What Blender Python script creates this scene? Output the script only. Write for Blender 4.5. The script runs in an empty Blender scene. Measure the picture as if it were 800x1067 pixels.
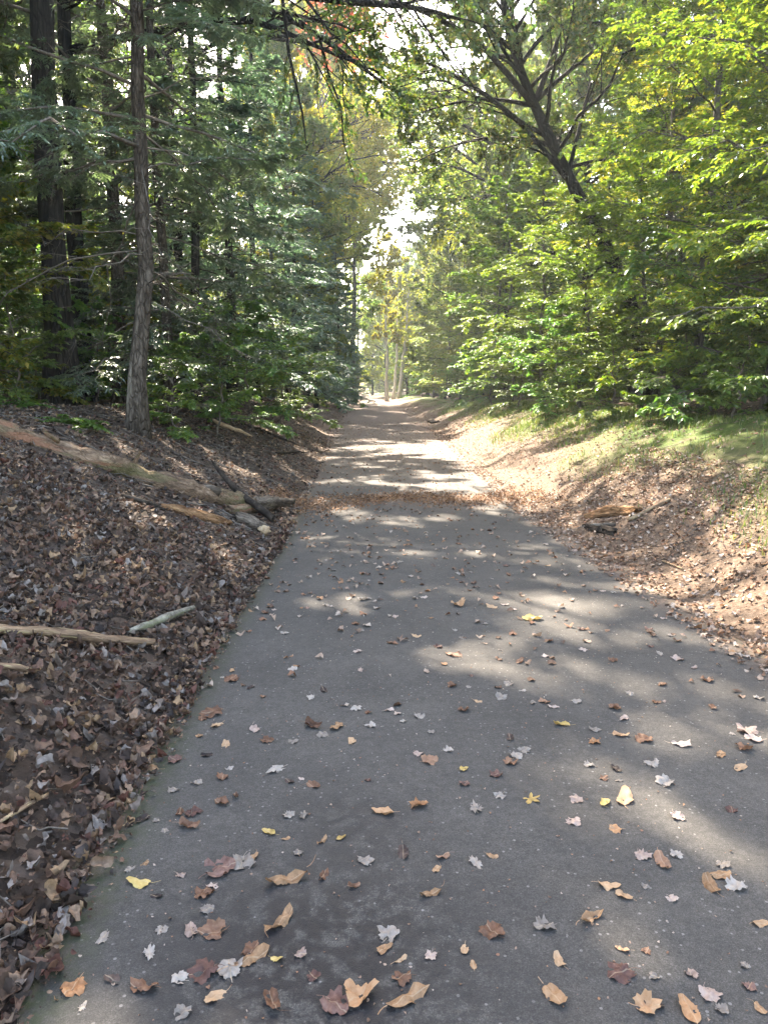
import bpy, math, random
import numpy as np
from mathutils import Vector

R = math.radians
SC = bpy.context.scene
COL = SC.collection
rng = np.random.default_rng(7)
random.seed(7)

# ------------------------------------------------------------------ camera numbers
CAM_H, PITCH, F = 1.55, R(8.81), 800.0
SUN_AZ, SUN_EL = R(-21), R(46)          # azimuth from +Y, negative = towards -X (left)

# ------------------------------------------------------------------ terrain
_y = [-40, 0, 1.7, 4.3, 9.2, 21, 38, 80, 110, 160, 420]
_L = [-.86, -.92, -.96, -1.07, -1.14, -1.57, -2.5, -2.9, -3.4, -7.5, -60]
_Rr = [2.3, 2.3, 2.28, 2.24, 1.95, 1.93, 2.0, 1.2, -.3, -4.2, -56]
def eL(y): return np.interp(y, _y, _L)
def eR(y): return np.interp(y, _y, _Rr)
def rise(y): return np.minimum(5.5e-5 * np.clip(y, 0, 400) ** 2, 1.6)
def bumps(x, y):
    s = 0
    for a, b, c, w in ((1.3, .7, .3, 1), (-.8, 1.7, 1.9, .8), (2.9, -1.1, 4.2, .45), (1.9, 3.3, .7, .4), (5.1, 4.2, 2.2, .22), (-6.3, 5.7, 5.1, .2)):
        s = s + w * np.sin(a * x + b * y + c)
    return s
def H(x, y):
    x = np.asarray(x, float); y = np.asarray(y, float)
    dl = eL(y) - x; dr = x - eR(y)
    amp = np.interp(y, [0, 30, 60, 120], [1, 1, .75, .4])
    hl = np.interp(dl, [0, .1, .6, 1.45, 1.95, 2.5, 3.3, 6, 40, 200], [0, .03, .27, .62, .86, 1.1, 1.26, 1.38, 1.9, 3])
    hr = np.interp(dr, [0, .15, .45, .8, 1.5, 2.3, 3.0, 6, 40, 200], [0, .01, .11, .31, .62, .95, 1.14, 1.34, 1.9, 3])
    off = np.maximum(dl, dr)
    nz = bumps(x, y) * .022 * np.clip(off / .6, 0, 1) + np.clip(off / 1.2, 0, 1) * .012 * bumps(x * 4.1, y * 4.3)
    return rise(y) + amp * (hl + hr) + nz
def ray(px, py):
    u = (px - 400) / F; v = (533.5 - py) / F
    return np.array([u, math.cos(PITCH) + v * math.sin(PITCH), -math.sin(PITCH) + v * math.cos(PITCH)])
def G(px, py):
    """ground point seen at a place of the photograph"""
    d = ray(px, py); t = .8; p = None
    while t < 300:
        p = np.array([0, 0, CAM_H]) + d * t
        if p[2] <= float(H(p[0], p[1])): break
        t *= 1.004
    p[2] = float(H(p[0], p[1])); return p

# ------------------------------------------------------------------ mesh helpers
def mesh_np(name, V, tris=None, quads=None, smooth=False):
    me = bpy.data.meshes.new(name)
    V = np.ascontiguousarray(V, dtype=np.float32)
    parts, sizes = [], []
    if tris is not None and len(tris): parts.append(np.asarray(tris).ravel()); sizes.append(np.full(len(tris), 3))
    if quads is not None and len(quads): parts.append(np.asarray(quads).ravel()); sizes.append(np.full(len(quads), 4))
    idx = np.concatenate(parts).astype(np.int32); sz = np.concatenate(sizes).astype(np.int32)
    st = np.concatenate([[0], np.cumsum(sz)[:-1]]).astype(np.int32)
    me.vertices.add(len(V)); me.vertices.foreach_set('co', V.ravel())
    me.loops.add(len(idx)); me.loops.foreach_set('vertex_index', idx)
    me.polygons.add(len(sz)); me.polygons.foreach_set('loop_start', st); me.polygons.foreach_set('loop_total', sz)
    if smooth: me.polygons.foreach_set('use_smooth', np.ones(len(sz), bool))
    me.update(calc_edges=True)
    return me
def obj(name, me, mat=None, parent=None, loc=None):
    o = bpy.data.objects.new(name, me); COL.objects.link(o)
    if mat is not None and not me.materials: me.materials.append(mat)
    if parent: o.parent = parent
    if loc is not None: o.location = loc
    return o
def tag(o, label=None, cat=None, group=None, kind=None):
    if label: o['label'] = label
    if cat: o['category'] = cat
    if group: o['group'] = group
    if kind: o['kind'] = kind
    return o
def norm(a): return a / np.maximum(np.linalg.norm(a, axis=-1, keepdims=True), 1e-9)

def tubes(P, Rd, sides):
    """P (M,n,3), Rd (M,n) -> verts, quads, end caps as tris"""
    M, n, _ = P.shape
    T = np.empty_like(P); T[:, 1:-1] = P[:, 2:] - P[:, :-2]; T[:, 0] = P[:, 1] - P[:, 0]; T[:, -1] = P[:, -1] - P[:, -2]
    T = norm(T)
    main = norm(P[:, -1] - P[:, 0])
    ref = np.where(np.abs(main[:, 2:3]) > .8, np.array([[1., .1, 0]]), np.array([[0, .1, 1.]]))[:, None, :]
    A = norm(np.cross(T, np.broadcast_to(ref, T.shape))); B = np.cross(T, A)
    th = np.arange(sides) * 2 * math.pi / sides
    V = P[:, :, None] + Rd[:, :, None, None] * (np.cos(th)[None, None, :, None] * A[:, :, None] + np.sin(th)[None, None, :, None] * B[:, :, None])
    base = (np.arange(M) * n * sides)[:, None, None] + (np.arange(n - 1) * sides)[None, :, None]
    k = np.arange(sides)[None, None]; k2 = (k + 1) % sides
    Q = np.stack([base + k, base + k2, base + k2 + sides, base + k + sides], -1).reshape(-1, 4)
    cap = []
    for off in (0, (n - 1) * sides):
        b = (np.arange(M) * n * sides + off)[:, None]
        j = np.arange(1, sides - 1)[None]
        t = np.stack([np.broadcast_to(b, (M, sides - 2)), b + j, b + j + 1], -1).reshape(-1, 3)
        cap.append(t if off else t[:, ::-1])
    return V.reshape(-1, 3), Q, np.concatenate(cap)
class Acc:
    def __init__(s): s.V, s.T, s.Q, s.n = [], [], [], 0
    def add(s, V, Q=None, T=None):
        s.V.append(V)
        if Q is not None: s.Q.append(Q + s.n)
        if T is not None: s.T.append(T + s.n)
        s.n += len(V)
    def mesh(s, name, smooth=False):
        return mesh_np(name, np.concatenate(s.V), np.concatenate(s.T) if s.T else None, np.concatenate(s.Q) if s.Q else None, smooth)

# ------------------------------------------------------------------ materials
class NT:
    def __init__(s, name):
        s.m = bpy.data.materials.new(name); s.m.use_nodes = True
        s.t = s.m.node_tree; s.t.nodes.clear()
    def n(s, typ, **kw):
        nd = s.t.nodes.new('ShaderNode' + typ)
        for k, v in kw.items():
            if k.startswith('i_'): nd.inputs[k[2:].replace('_', ' ')].default_value = v
            else: setattr(nd, k, v)
        return nd
    def l(s, a, b): s.t.links.new(a, b)
    def ramp(s, fac, stops, interp='LINEAR'):
        r = s.n('ValToRGB'); r.color_ramp.interpolation = interp
        e = r.color_ramp.elements
        while len(e) < len(stops): e.new(.5)
        for i, (p, c) in enumerate(stops):
            e[i].position = p; e[i].color = (*c, 1) if len(c) == 3 else c
        s.l(fac, r.inputs[0]); return r.outputs[0]
    def noise(s, scale, detail=4, rough=.6, vec=None):
        nd = s.n('TexNoise', i_Scale=scale, i_Detail=detail, i_Roughness=rough)
        if vec is not None: s.l(vec, nd.inputs['Vector'])
        return nd.outputs[0]
    def mix(s, fac, a, b, typ='MIX'):
        m = s.n('Mix', data_type='RGBA', blend_type=typ)
        for v, i in ((fac, 0), (a, 6), (b, 7)):
            if hasattr(v, 'links'): s.l(v, m.inputs[i])
            else: m.inputs[i].default_value = v if not isinstance(v, tuple) else ((*v, 1) if len(v) == 3 else v)
        return m.outputs[2]
    def math(s, op, a, b=0.):
        m = s.n('Math', operation=op)
        for i, v in enumerate((a, b)):
            if hasattr(v, 'links'): s.l(v, m.inputs[i])
            else: m.inputs[i].default_value = v
        return m.outputs[0]
    def pos(s): return s.n('NewGeometry').outputs['Position']
    def bump(s, h, strength, dist):
        b = s.n('Bump', i_Strength=strength, i_Distance=dist); s.l(h, b.inputs['Height']); return b.outputs[0]
    def out(s, sh):
        o = s.n('OutputMaterial'); s.l(sh, o.inputs[0]); return s.m
    def principled(s, col, rough=.8, nor=None, spec=.3):
        p = s.n('BsdfPrincipled', i_Roughness=rough if not hasattr(rough, 'links') else .8)
        if hasattr(rough, 'links'): s.l(rough, p.inputs['Roughness'])
        p.inputs['Specular IOR Level'].default_value = spec
        if hasattr(col, 'links'): s.l(col, p.inputs['Base Color'])
        else: p.inputs['Base Color'].default_value = (*col, 1)
        if nor is not None: s.l(nor, p.inputs['Normal'])
        return p.outputs[0]

def foliage(name, cols, trans=.45, objvar=.3, gloss=.06, tint=(1.08, 1.16, .68)):
    t = NT(name)
    rnd = t.n('NewGeometry').outputs['Random Per Island']
    n = len(cols)
    c = t.ramp(rnd, [((i + .0) / (n - 1), q) for i, q in enumerate(cols)])
    oi = t.n('ObjectInfo').outputs['Random']
    hs = t.n('HueSaturation')
    t.l(t.math('ADD', t.math('MULTIPLY', oi, .05), .475), hs.inputs['Hue'])
    t.l(t.math('ADD', t.math('MULTIPLY', oi, objvar), 1 - objvar / 2), hs.inputs['Value'])
    t.l(c, hs.inputs['Color']); c = hs.outputs[0]
    d = t.n('BsdfDiffuse'); t.l(c, d.inputs[0])
    tr = t.n('BsdfTranslucent'); t.l(t.mix(1., c, tint, 'MULTIPLY'), tr.inputs[0])
    g = t.n('BsdfGlossy', i_Roughness=.42); g.inputs[0].default_value = (.9, .95, 1, 1)
    m1 = t.n('MixShader', i_Fac=trans); t.l(d.outputs[0], m1.inputs[1]); t.l(tr.outputs[0], m1.inputs[2])
    m2 = t.n('MixShader', i_Fac=gloss); t.l(m1.outputs[0], m2.inputs[1]); t.l(g.outputs[0], m2.inputs[2])
    return t.out(m2.outputs[0])
def bark(name, c0, c1, c2, scale=9, stretch=.16, moss=None, bumpd=.03, patch=None, cells=1.):
    t = NT(name)
    mp = t.n('Mapping'); mp.inputs['Scale'].default_value = (1, 1, stretch)
    t.l(t.n('TexCoord').outputs['Object'], mp.inputs['Vector'])
    v = mp.outputs[0]
    a = t.noise(scale, 6, .7, v)
    vo = t.n('TexVoronoi', feature='DISTANCE_TO_EDGE', i_Scale=scale * 1.6); t.l(v, vo.inputs['Vector'])
    crack = t.ramp(vo.outputs[0], [(0, (0, 0, 0)), (.12, (1, 1, 1))])
    c = t.ramp(a, [(.3, c0), (.5, c1), (.72, c2)])
    c = t.mix(t.math('MULTIPLY', t.math('SUBTRACT', 1., crack), .55 * cells), c, c0)
    if moss:
        ms = t.ramp(t.noise(2.3, 5, .65), [(.5, (0, 0, 0)), (.62, (1, 1, 1))])
        c = t.mix(t.math('MULTIPLY', ms, .7), c, moss)
    if patch:
        ms = t.ramp(t.noise(3.1, 3, .6), [(.57, (0, 0, 0)), (.63, (1, 1, 1))])
        c = t.mix(ms, c, patch)
    h = t.math('ADD', t.math('MULTIPLY', crack, .6 * cells), a)
    c = t.mix(.6, c, t.ramp(t.noise(scale * 5, 5, .75, v), [(.3, (.5, .48, .46)), (.7, (1.35, 1.35, 1.35))]), 'MULTIPLY')
    return t.out(t.principled(c, .9, t.bump(h, .8, bumpd), .15))

M = {}
M['hemlock'] = foliage('hemlock needles', [(.075, .125, .09), (.115, .18, .12), (.175, .24, .155)], .42, .35, .10, (1.2, 1.25, .7))
M['hemlock_far'] = foliage('hemlock needles far', [(.055, .115, .09), (.085, .165, .125), (.13, .215, .145)], .45, .3, .08)
M['beech'] = foliage('beech leaves', [(.065, .13, .024), (.105, .19, .032), (.155, .25, .04), (.23, .28, .045)], .52, .3, .05, (1.16, 1.2, .65))
M['beech_yellow'] = foliage('yellowing beech leaves', [(.09, .155, .028), (.15, .23, .038), (.25, .29, .045), (.35, .31, .05)], .52, .25, .05, (1.14, 1.18, .65))
M['oak'] = foliage('oak leaves', [(.035, .075, .02), (.065, .115, .025), (.10, .15, .03), (.19, .15, .04)], .4, .3, .06)
M['woods'] = foliage('woodland leaves', [(.06, .12, .018), (.10, .18, .024), (.16, .24, .03), (.25, .27, .035)], .45, .4, .05)
M['maple'] = foliage('yellow maple leaves', [(.18, .25, .035), (.28, .34, .04), (.39, .40, .05), (.46, .37, .05)], .5, .2, .04, (1.14, 1.15, .65))
M['olive'] = foliage('olive maple leaves', [(.08, .15, .04), (.13, .21, .05), (.20, .27, .06), (.30, .29, .07)], .5, .25, .05, (1.08, 1.15, .75))
M['red'] = foliage('red maple leaves', [(.30, .07, .05), (.42, .12, .08), (.36, .17, .07)], .5, .1, .05, (1.2, .9, .9))
M['shrub'] = foliage('shrub leaves', [(.06, .14, .03), (.10, .21, .04), (.15, .27, .05), (.22, .29, .04)], .45, .35, .07)
M['fern'] = foliage('fern fronds', [(.05, .13, .02), (.09, .2, .03)], .4, .2, .05)
M['grass'] = foliage('grass blades', [(.065, .12, .022), (.10, .17, .028), (.16, .20, .045), (.28, .25, .11)], .35, .1, .05)
M['bark_dark'] = bark('dark furrowed bark', (.012, .011, .010), (.035, .032, .029), (.075, .068, .06))
M['bark_oak'] = bark('oak bark', (.008, .008, .008), (.022, .021, .02), (.05, .047, .043), 7)
M['bark_hem'] = bark('hemlock bark', (.03, .025, .021), (.09, .075, .062), (.21, .185, .16), 13, .25, None, .06, (.22, .2, .17))
M['bark_grey'] = bark('grey bark', (.045, .043, .04), (.11, .105, .095), (.2, .19, .175), 6, .3)
M['bark_pale'] = bark('pale bark', (.3, .28, .25), (.5, .47, .42), (.66, .63, .57), 5, .4)
M['twig'] = bark('grey dead twigs', (.06, .052, .045), (.13, .115, .1), (.22, .2, .18), 14, .5, None, .005, cells=0.)
M['log'] = bark('fallen log bark', (.06, .042, .03), (.20, .135, .092), (.40, .29, .205), 15, .22, (.11, .115, .05), .04, (.24, .125, .08), cells=.45)
M['log_grey'] = bark('weathered grey log', (.05, .04, .033), (.15, .122, .097), (.32, .27, .215), 18, .22, None, .03, cells=.5)
M['wood_orange'] = bark('split orange wood', (.10, .05, .028), (.30, .165, .085), (.46, .29, .16), 26, .15, None, .03, cells=.6)
M['wood_tan'] = bark('bare tan branch', (.10, .065, .045), (.24, .165, .11), (.42, .31, .2), 22, .2, None, .015, (.42, .34, .19), cells=.5)
M['wood_lichen'] = bark('lichened branch', (.07, .065, .05), (.19, .18, .15), (.38, .38, .33), 16, 1, (.17, .19, .10), .012, cells=0.)
M['wood_dark'] = bark('dark rotten wood', (.012, .010, .009), (.035, .028, .023), (.09, .075, .06), 12, 1, None, .015, cells=0.)
M['wood_pale'] = bark('pale broken wood', (.3, .2, .12), (.5, .37, .24), (.68, .56, .42), 20, 1, None, .012, cells=0.)

LIT = [(.028, .022, .019), (.065, .048, .039), (.13, .092, .07), (.19, .137, .105), (.27, .21, .17), (.14, .113, .10)]
def ground_mat():
    t = NT('forest ground'); p = t.pos()
    at = t.n('Attribute', attribute_name='zone')
    sp = t.n('SeparateColor'); t.l(at.outputs['Color'], sp.inputs[0])
    grass, sunny = sp.outputs[0], sp.outputs[1]
    vo = t.n('TexVoronoi', i_Scale=17., i_Randomness=1.); 
    wv = t.n('VectorMath', operation='ADD'); ns = t.n('TexNoise', i_Scale=9., i_Detail=3); t.l(p, ns.inputs['Vector'])
    sc = t.n('VectorMath', operation='SCALE'); sc.inputs['Scale'].default_value = .12; t.l(ns.outputs['Color'], sc.inputs[0])
    t.l(p, wv.inputs[0]); t.l(sc.outputs[0], wv.inputs[1]); t.l(wv.outputs[0], vo.inputs['Vector'])
    s2 = t.n('SeparateColor'); t.l(vo.outputs['Color'], s2.inputs[0])
    litter = t.ramp(s2.outputs[0], [(i / 5, c) for i, c in enumerate(LIT)])
    dist = vo.outputs['Distance']
    fine = t.noise(55, 6, .75, p)
    litter = t.mix(t.math('MULTIPLY', fine, .75), litter, (.03, .021, .016))
    big = t.ramp(t.noise(1.3, 5, .6, p), [(.38, (.0, .0, .0)), (.62, (1, 1, 1))])
    litter = t.mix(t.math('MULTIPLY', big, .5), litter, (.028, .022, .019))
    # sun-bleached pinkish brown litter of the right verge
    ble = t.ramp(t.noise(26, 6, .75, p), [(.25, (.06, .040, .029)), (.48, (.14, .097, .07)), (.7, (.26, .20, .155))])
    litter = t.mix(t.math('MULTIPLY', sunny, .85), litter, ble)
    gr = t.ramp(t.noise(18, 6, .7, p), [(.3, (.035, .065, .012)), (.55, (.07, .12, .024)), (.75, (.13, .16, .04))])
    gm = t.math('MULTIPLY', grass, t.ramp(t.noise(2.1, 5, .65, p), [(.30, (0, 0, 0)), (.52, (1, 1, 1))]))
    c = t.mix(gm, litter, gr)
    h = t.math('ADD', t.math('MULTIPLY', s2.outputs[1], .6), t.math('ADD', fine, t.noise(14, 5, .7, p)))
    return t.out(t.principled(c, .88, t.bump(h, .9, .03), .2))
def path_mat():
    t = NT('worn asphalt'); p = t.pos()
    at = t.n('Attribute', attribute_name='zone')
    sp = t.n('SeparateColor'); t.l(at.outputs['Color'], sp.inputs[0])
    moss, damp, debris = sp.outputs
    a = t.noise(260, 3, .8, p); b = t.noise(1.1, 6, .62, p); g = t.noise(38, 5, .7, p)
    c = t.ramp(a, [(.3, (.038, .037, .035)), (.5, (.072, .070, .066)), (.66, (.12, .116, .11)), (.78, (.22, .21, .20))])
    c = t.mix(.7, c, t.ramp(b, [(.3, (.58, .59, .60)), (.7, (1.2, 1.19, 1.17))]), 'MULTIPLY')
    c = t.mix(.5, c, t.ramp(g, [(.35, (.66, .66, .66)), (.65, (1.2, 1.2, 1.2))]), 'MULTIPLY')
    c = t.mix(.55, c, t.ramp(t.noise(95, 4, .8, p), [(.35, (.6, .6, .6)), (.65, (1.35, 1.35, 1.35))]), 'MULTIPLY')
    vo = t.n('TexVoronoi', i_Scale=42.); t.l(p, vo.inputs['Vector'])
    s2 = t.n('SeparateColor'); t.l(vo.outputs['Color'], s2.inputs[0])
    stone = t.math('MULTIPLY', t.math('LESS_THAN', vo.outputs['Distance'], .2), t.math('GREATER_THAN', s2.outputs[0], .8))
    c = t.mix(t.math('MULTIPLY', stone, .55), c, (.27, .265, .255))
    cr = t.ramp(t.noise(3.4, 7, .72, p), [(.475, (0, 0, 0)), (.495, (1, 1, 1)), (.505, (1, 1, 1)), (.525, (0, 0, 0))])
    c = t.mix(t.math('MULTIPLY', cr, .3), c, (.03, .03, .03))
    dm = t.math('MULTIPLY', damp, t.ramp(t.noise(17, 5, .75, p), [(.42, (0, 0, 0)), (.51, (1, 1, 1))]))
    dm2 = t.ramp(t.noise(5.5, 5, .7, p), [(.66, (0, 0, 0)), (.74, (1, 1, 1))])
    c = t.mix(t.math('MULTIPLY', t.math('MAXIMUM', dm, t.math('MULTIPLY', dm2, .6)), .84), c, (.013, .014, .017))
    mm = t.math('MULTIPLY', moss, t.ramp(t.noise(22, 5, .7, p), [(.4, (0, 0, 0)), (.58, (1, 1, 1))]))
    c = t.mix(t.math('MULTIPLY', moss, .55), c, (.025, .028, .018))
    c = t.mix(t.math('MULTIPLY', mm, .85), c, (.03, .05, .012))
    dn = t.math('MULTIPLY', debris, t.ramp(t.noise(30, 6, .78, p), [(.36, (0, 0, 0)), (.55, (1, 1, 1))]))
    dcol = t.ramp(t.noise(21, 5, .75, p), [(.3, (.075, .048, .034)), (.5, (.165, .108, .08)), (.72, (.27, .21, .17))])
    c = t.mix(dn, c, dcol)
    h = t.math('ADD', t.noise(190, 3, .75, p), t.math('MULTIPLY', stone, .4))
    rough = t.math('SUBTRACT', .88, t.math('MULTIPLY', dm, .3))
    return t.out(t.principled(c, rough, t.bump(h, .6, .006), .35))

# ------------------------------------------------------------------ ground and path
def grid_mesh(name, X, Y, Z, zone):
    ny, nx = X.shape
    V = np.stack([X, Y, Z], -1).reshape(-1, 3)
    i = (np.arange(ny - 1)[:, None] * nx + np.arange(nx - 1)[None]).reshape(-1)
    me = mesh_np(name, V, None, np.stack([i, i + 1, i + nx + 1, i + nx], -1), True)
    ca = me.color_attributes.new('zone', 'FLOAT_COLOR', 'POINT')
    z = np.concatenate([zone.reshape(-1, 3), np.ones((nx * ny, 1))], 1).astype(np.float32)
    ca.data.foreach_set('color', z.ravel()); return me
def sig(x): return 1 / (1 + np.exp(-x))
ys = np.concatenate([np.linspace(-35, -1, 30), np.arange(-.9, 20, .1), np.arange(20, 60, .35), np.geomspace(60, 420, 70)])
off = np.concatenate([np.geomspace(.03, 150, 110)])
offs = np.concatenate([np.arange(.04, 5, .09), np.geomspace(5.05, 160, 50)])
YY = np.repeat(ys[:, None], len(offs), 1)
XL = eL(ys)[:, None] - offs[None, ::-1]; XR = eR(ys)[:, None] + offs[None]
mid = np.linspace(0, 1, 8)[None]
XM = eL(ys)[:, None] + (eR(ys) - eL(ys))[:, None] * mid
X = np.concatenate([XL, XM, XR], 1); Y = np.repeat(ys[:, None], X.shape[1], 1)
Z = H(X, Y); Z[:, len(offs):len(offs) + 8] -= .03
dr = X - eR(Y); dl = eL(Y) - X
grassm = np.clip((dr - 1.0 - .3 * np.sin(Y * .9)) / 1.3, 0, 1) * np.clip((4.2 - dr) / 1.0, 0, 1) * np.clip((Y - 3) / 4, .15, 1)
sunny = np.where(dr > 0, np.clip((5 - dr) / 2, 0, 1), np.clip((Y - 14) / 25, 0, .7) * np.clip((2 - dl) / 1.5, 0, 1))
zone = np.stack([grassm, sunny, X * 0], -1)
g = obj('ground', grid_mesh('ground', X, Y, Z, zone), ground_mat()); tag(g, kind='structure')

yp = np.concatenate([np.linspace(-35, -1, 20), np.arange(-.9, 16, .07), np.arange(16, 60, .3), np.geomspace(60, 420, 60)])
u = np.linspace(0, 1, 46)[None]
wob = .03 * np.sin(yp * 2.1) + .02 * np.sin(yp * 5.3 + 1)
Lp = eL(yp) - .05 + wob; Rp = eR(yp) + .05 + .04 * np.sin(yp * 1.7 + 2) + .02 * np.sin(yp * 6.1)
XP = Lp[:, None] + (Rp - Lp)[:, None] * u; YP = np.repeat(yp[:, None], 46, 1)
camber = .012 * (1 - (2 * u - 1) ** 2)
ZP = rise(YP) + .006 + camber + 0.004 * np.sin(XP * 1.3 + YP * .8)
moss = np.clip(1 - (XP - eL(YP)) / .2, 0, 1) * np.clip((14 - YP) / 6, 0, 1) + .5 * np.clip(1 - (eR(YP) - XP) / .12, 0, 1) * np.clip((14 - YP) / 6, 0, 1)
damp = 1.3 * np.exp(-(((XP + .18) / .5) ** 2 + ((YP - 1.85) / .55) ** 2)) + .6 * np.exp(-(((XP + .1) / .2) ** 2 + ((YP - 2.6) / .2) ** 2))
band = np.exp(-((YP - 10.9 - .25 * np.sin(XP * 1.2) - .2 * np.sin(XP * 3.1 + 1)) / (.5 + .3 * np.sin(XP * 2.3))) ** 2)
far = np.clip((YP - 13) / 30, 0, 1)
deb = np.clip(band * .85 + far * .75 + np.clip(1 - (eR(YP) - XP) / (.12 + YP * .022), 0, 1) * .8 + np.clip(1 - (XP - eL(YP)) / (.05 + YP * .012), 0, 1) * .6, 0, 1)
pth = obj('path', grid_mesh('path', XP, YP, ZP, np.stack([moss, damp, deb], -1)), path_mat()); tag(pth, kind='structure')
def PZ(x, y):
    uu = np.clip((x - eL(y)) / (eR(y) - eL(y)), 0, 1)
    return rise(y) + .006 + .012 * (1 - (2 * uu - 1) ** 2) + .004 * np.sin(x * 1.3 + y * .8)

# ------------------------------------------------------------------ tree generator
def interp_poly(P, t):
    M_, n, _ = P.shape
    f = np.clip(t, 0, .9999) * (n - 1); i = f.astype(int); w = (f - i)[..., None]
    m = np.arange(M_)[:, None]
    a, b = P[m, i], P[m, i + 1]
    return a * (1 - w) + b * w, norm(b - a)
def rand_perp(T, rg):
    v = rg.normal(size=T.shape); return norm(np.cross(T, v))
def spawn(P, L, rad, k, t0, t1, ang, ratio, rg, planar=True, droop=.1, jit=.15, n=5, up=0., taper=.75):
    M_ = P.shape[0]
    t = t0 + (t1 - t0) * (np.arange(k)[None] + rg.random((M_, k))) / k
    p, T = interp_poly(P, t)
    sg = np.where((np.arange(k)[None] + rg.integers(0, 2, (M_, 1))) % 2 == 0, 1., -1.)[..., None]
    if planar: S = norm(np.cross(T, np.array([0, 0, 1.])) + rg.normal(size=T.shape) * .15) * sg
    else: S = rand_perp(T, rg)
    a = (ang + rg.normal(size=(M_, k)) * .15)[..., None]
    D = norm(np.cos(a) * T + np.sin(a) * S + rg.normal(size=T.shape) * jit + np.array([0, 0, up]))
    ln = ratio * L[:, None] * (1.05 - taper * t) * rg.uniform(.65, 1.25, (M_, k))
    p, D, ln = p.reshape(-1, 3), D.reshape(-1, 3), ln.reshape(-1)
    return grow(p, D, ln, n, droop, rg), ln
def grow(p, D, ln, n, droop, rg, curl=.06):
    s = np.linspace(0, 1, n)
    P = p[:, None] + D[:, None] * (ln[:, None, None] * s[None, :, None])
    P[:, :, 2] -= droop * ln[:, None] * s[None] ** 2
    w = rg.normal(size=(len(p), n, 3)) * curl * ln[:, None, None] * s[None, :, None]
    return P + w * .5
def radii(ln, n, r_per, tip=.25, rmin=.0015):
    return np.maximum(ln[:, None] * r_per * np.linspace(1, tip, n)[None], rmin)
def leaves(P, k, ang, size, aspect, rg, t0=.08, planar=True, tilt=.35, droop=.1, var=.35, end=True):
    M_ = P.shape[0]
    t = t0 + (1 - t0) * (np.arange(k)[None] + rg.random((M_, k)) * .8) / k
    p, T = interp_poly(P, t)
    sg = np.where(np.arange(k)[None] % 2 == 0, 1., -1.)[..., None] * np.ones((M_, 1, 1))
    if planar: S = norm(np.cross(T, np.array([0, 0, 1.]))) * sg
    else: S = rand_perp(T, rg)
    a = (ang + rg.normal(size=(M_, k)) * .3)[..., None]
    if end: a[:, -1] *= .2
    D = norm(np.cos(a) * T + np.sin(a) * S + rg.normal(size=T.shape) * tilt * .5 + np.array([0, 0, -droop]))
    up = np.array([0, 0, 1.]) if planar else rg.normal(size=T.shape) + np.array([0, 0, .6])
    N = norm(up - (up * D).sum(-1, keepdims=True) * D + rg.normal(size=T.shape) * tilt)
    Wd = norm(np.cross(N, D)); N = np.cross(D, Wd)
    l = (size * rg.uniform(1 - var, 1 + var, (M_, k)))[..., None]
    p, D, N, Wd, l = [q.reshape(-1, q.shape[-1]) for q in (p, D, N, Wd, l)]
    fold = rg.uniform(-.05, .16, l.shape); bend = rg.uniform(0, .22, l.shape)
    V = np.stack([p, p + D * l * .42 + Wd * l * aspect / 2 + N * l * fold, p + D * l - N * l * bend, p + D * l * .42 - Wd * l * aspect / 2 + N * l * fold], 1)
    i = np.arange(len(p))[:, None] * 4
    Tt = np.concatenate([i + np.array([[0, 2, 1]]), i + np.array([[0, 3, 2]])])
    return V.reshape(-1, 3), Tt

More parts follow.
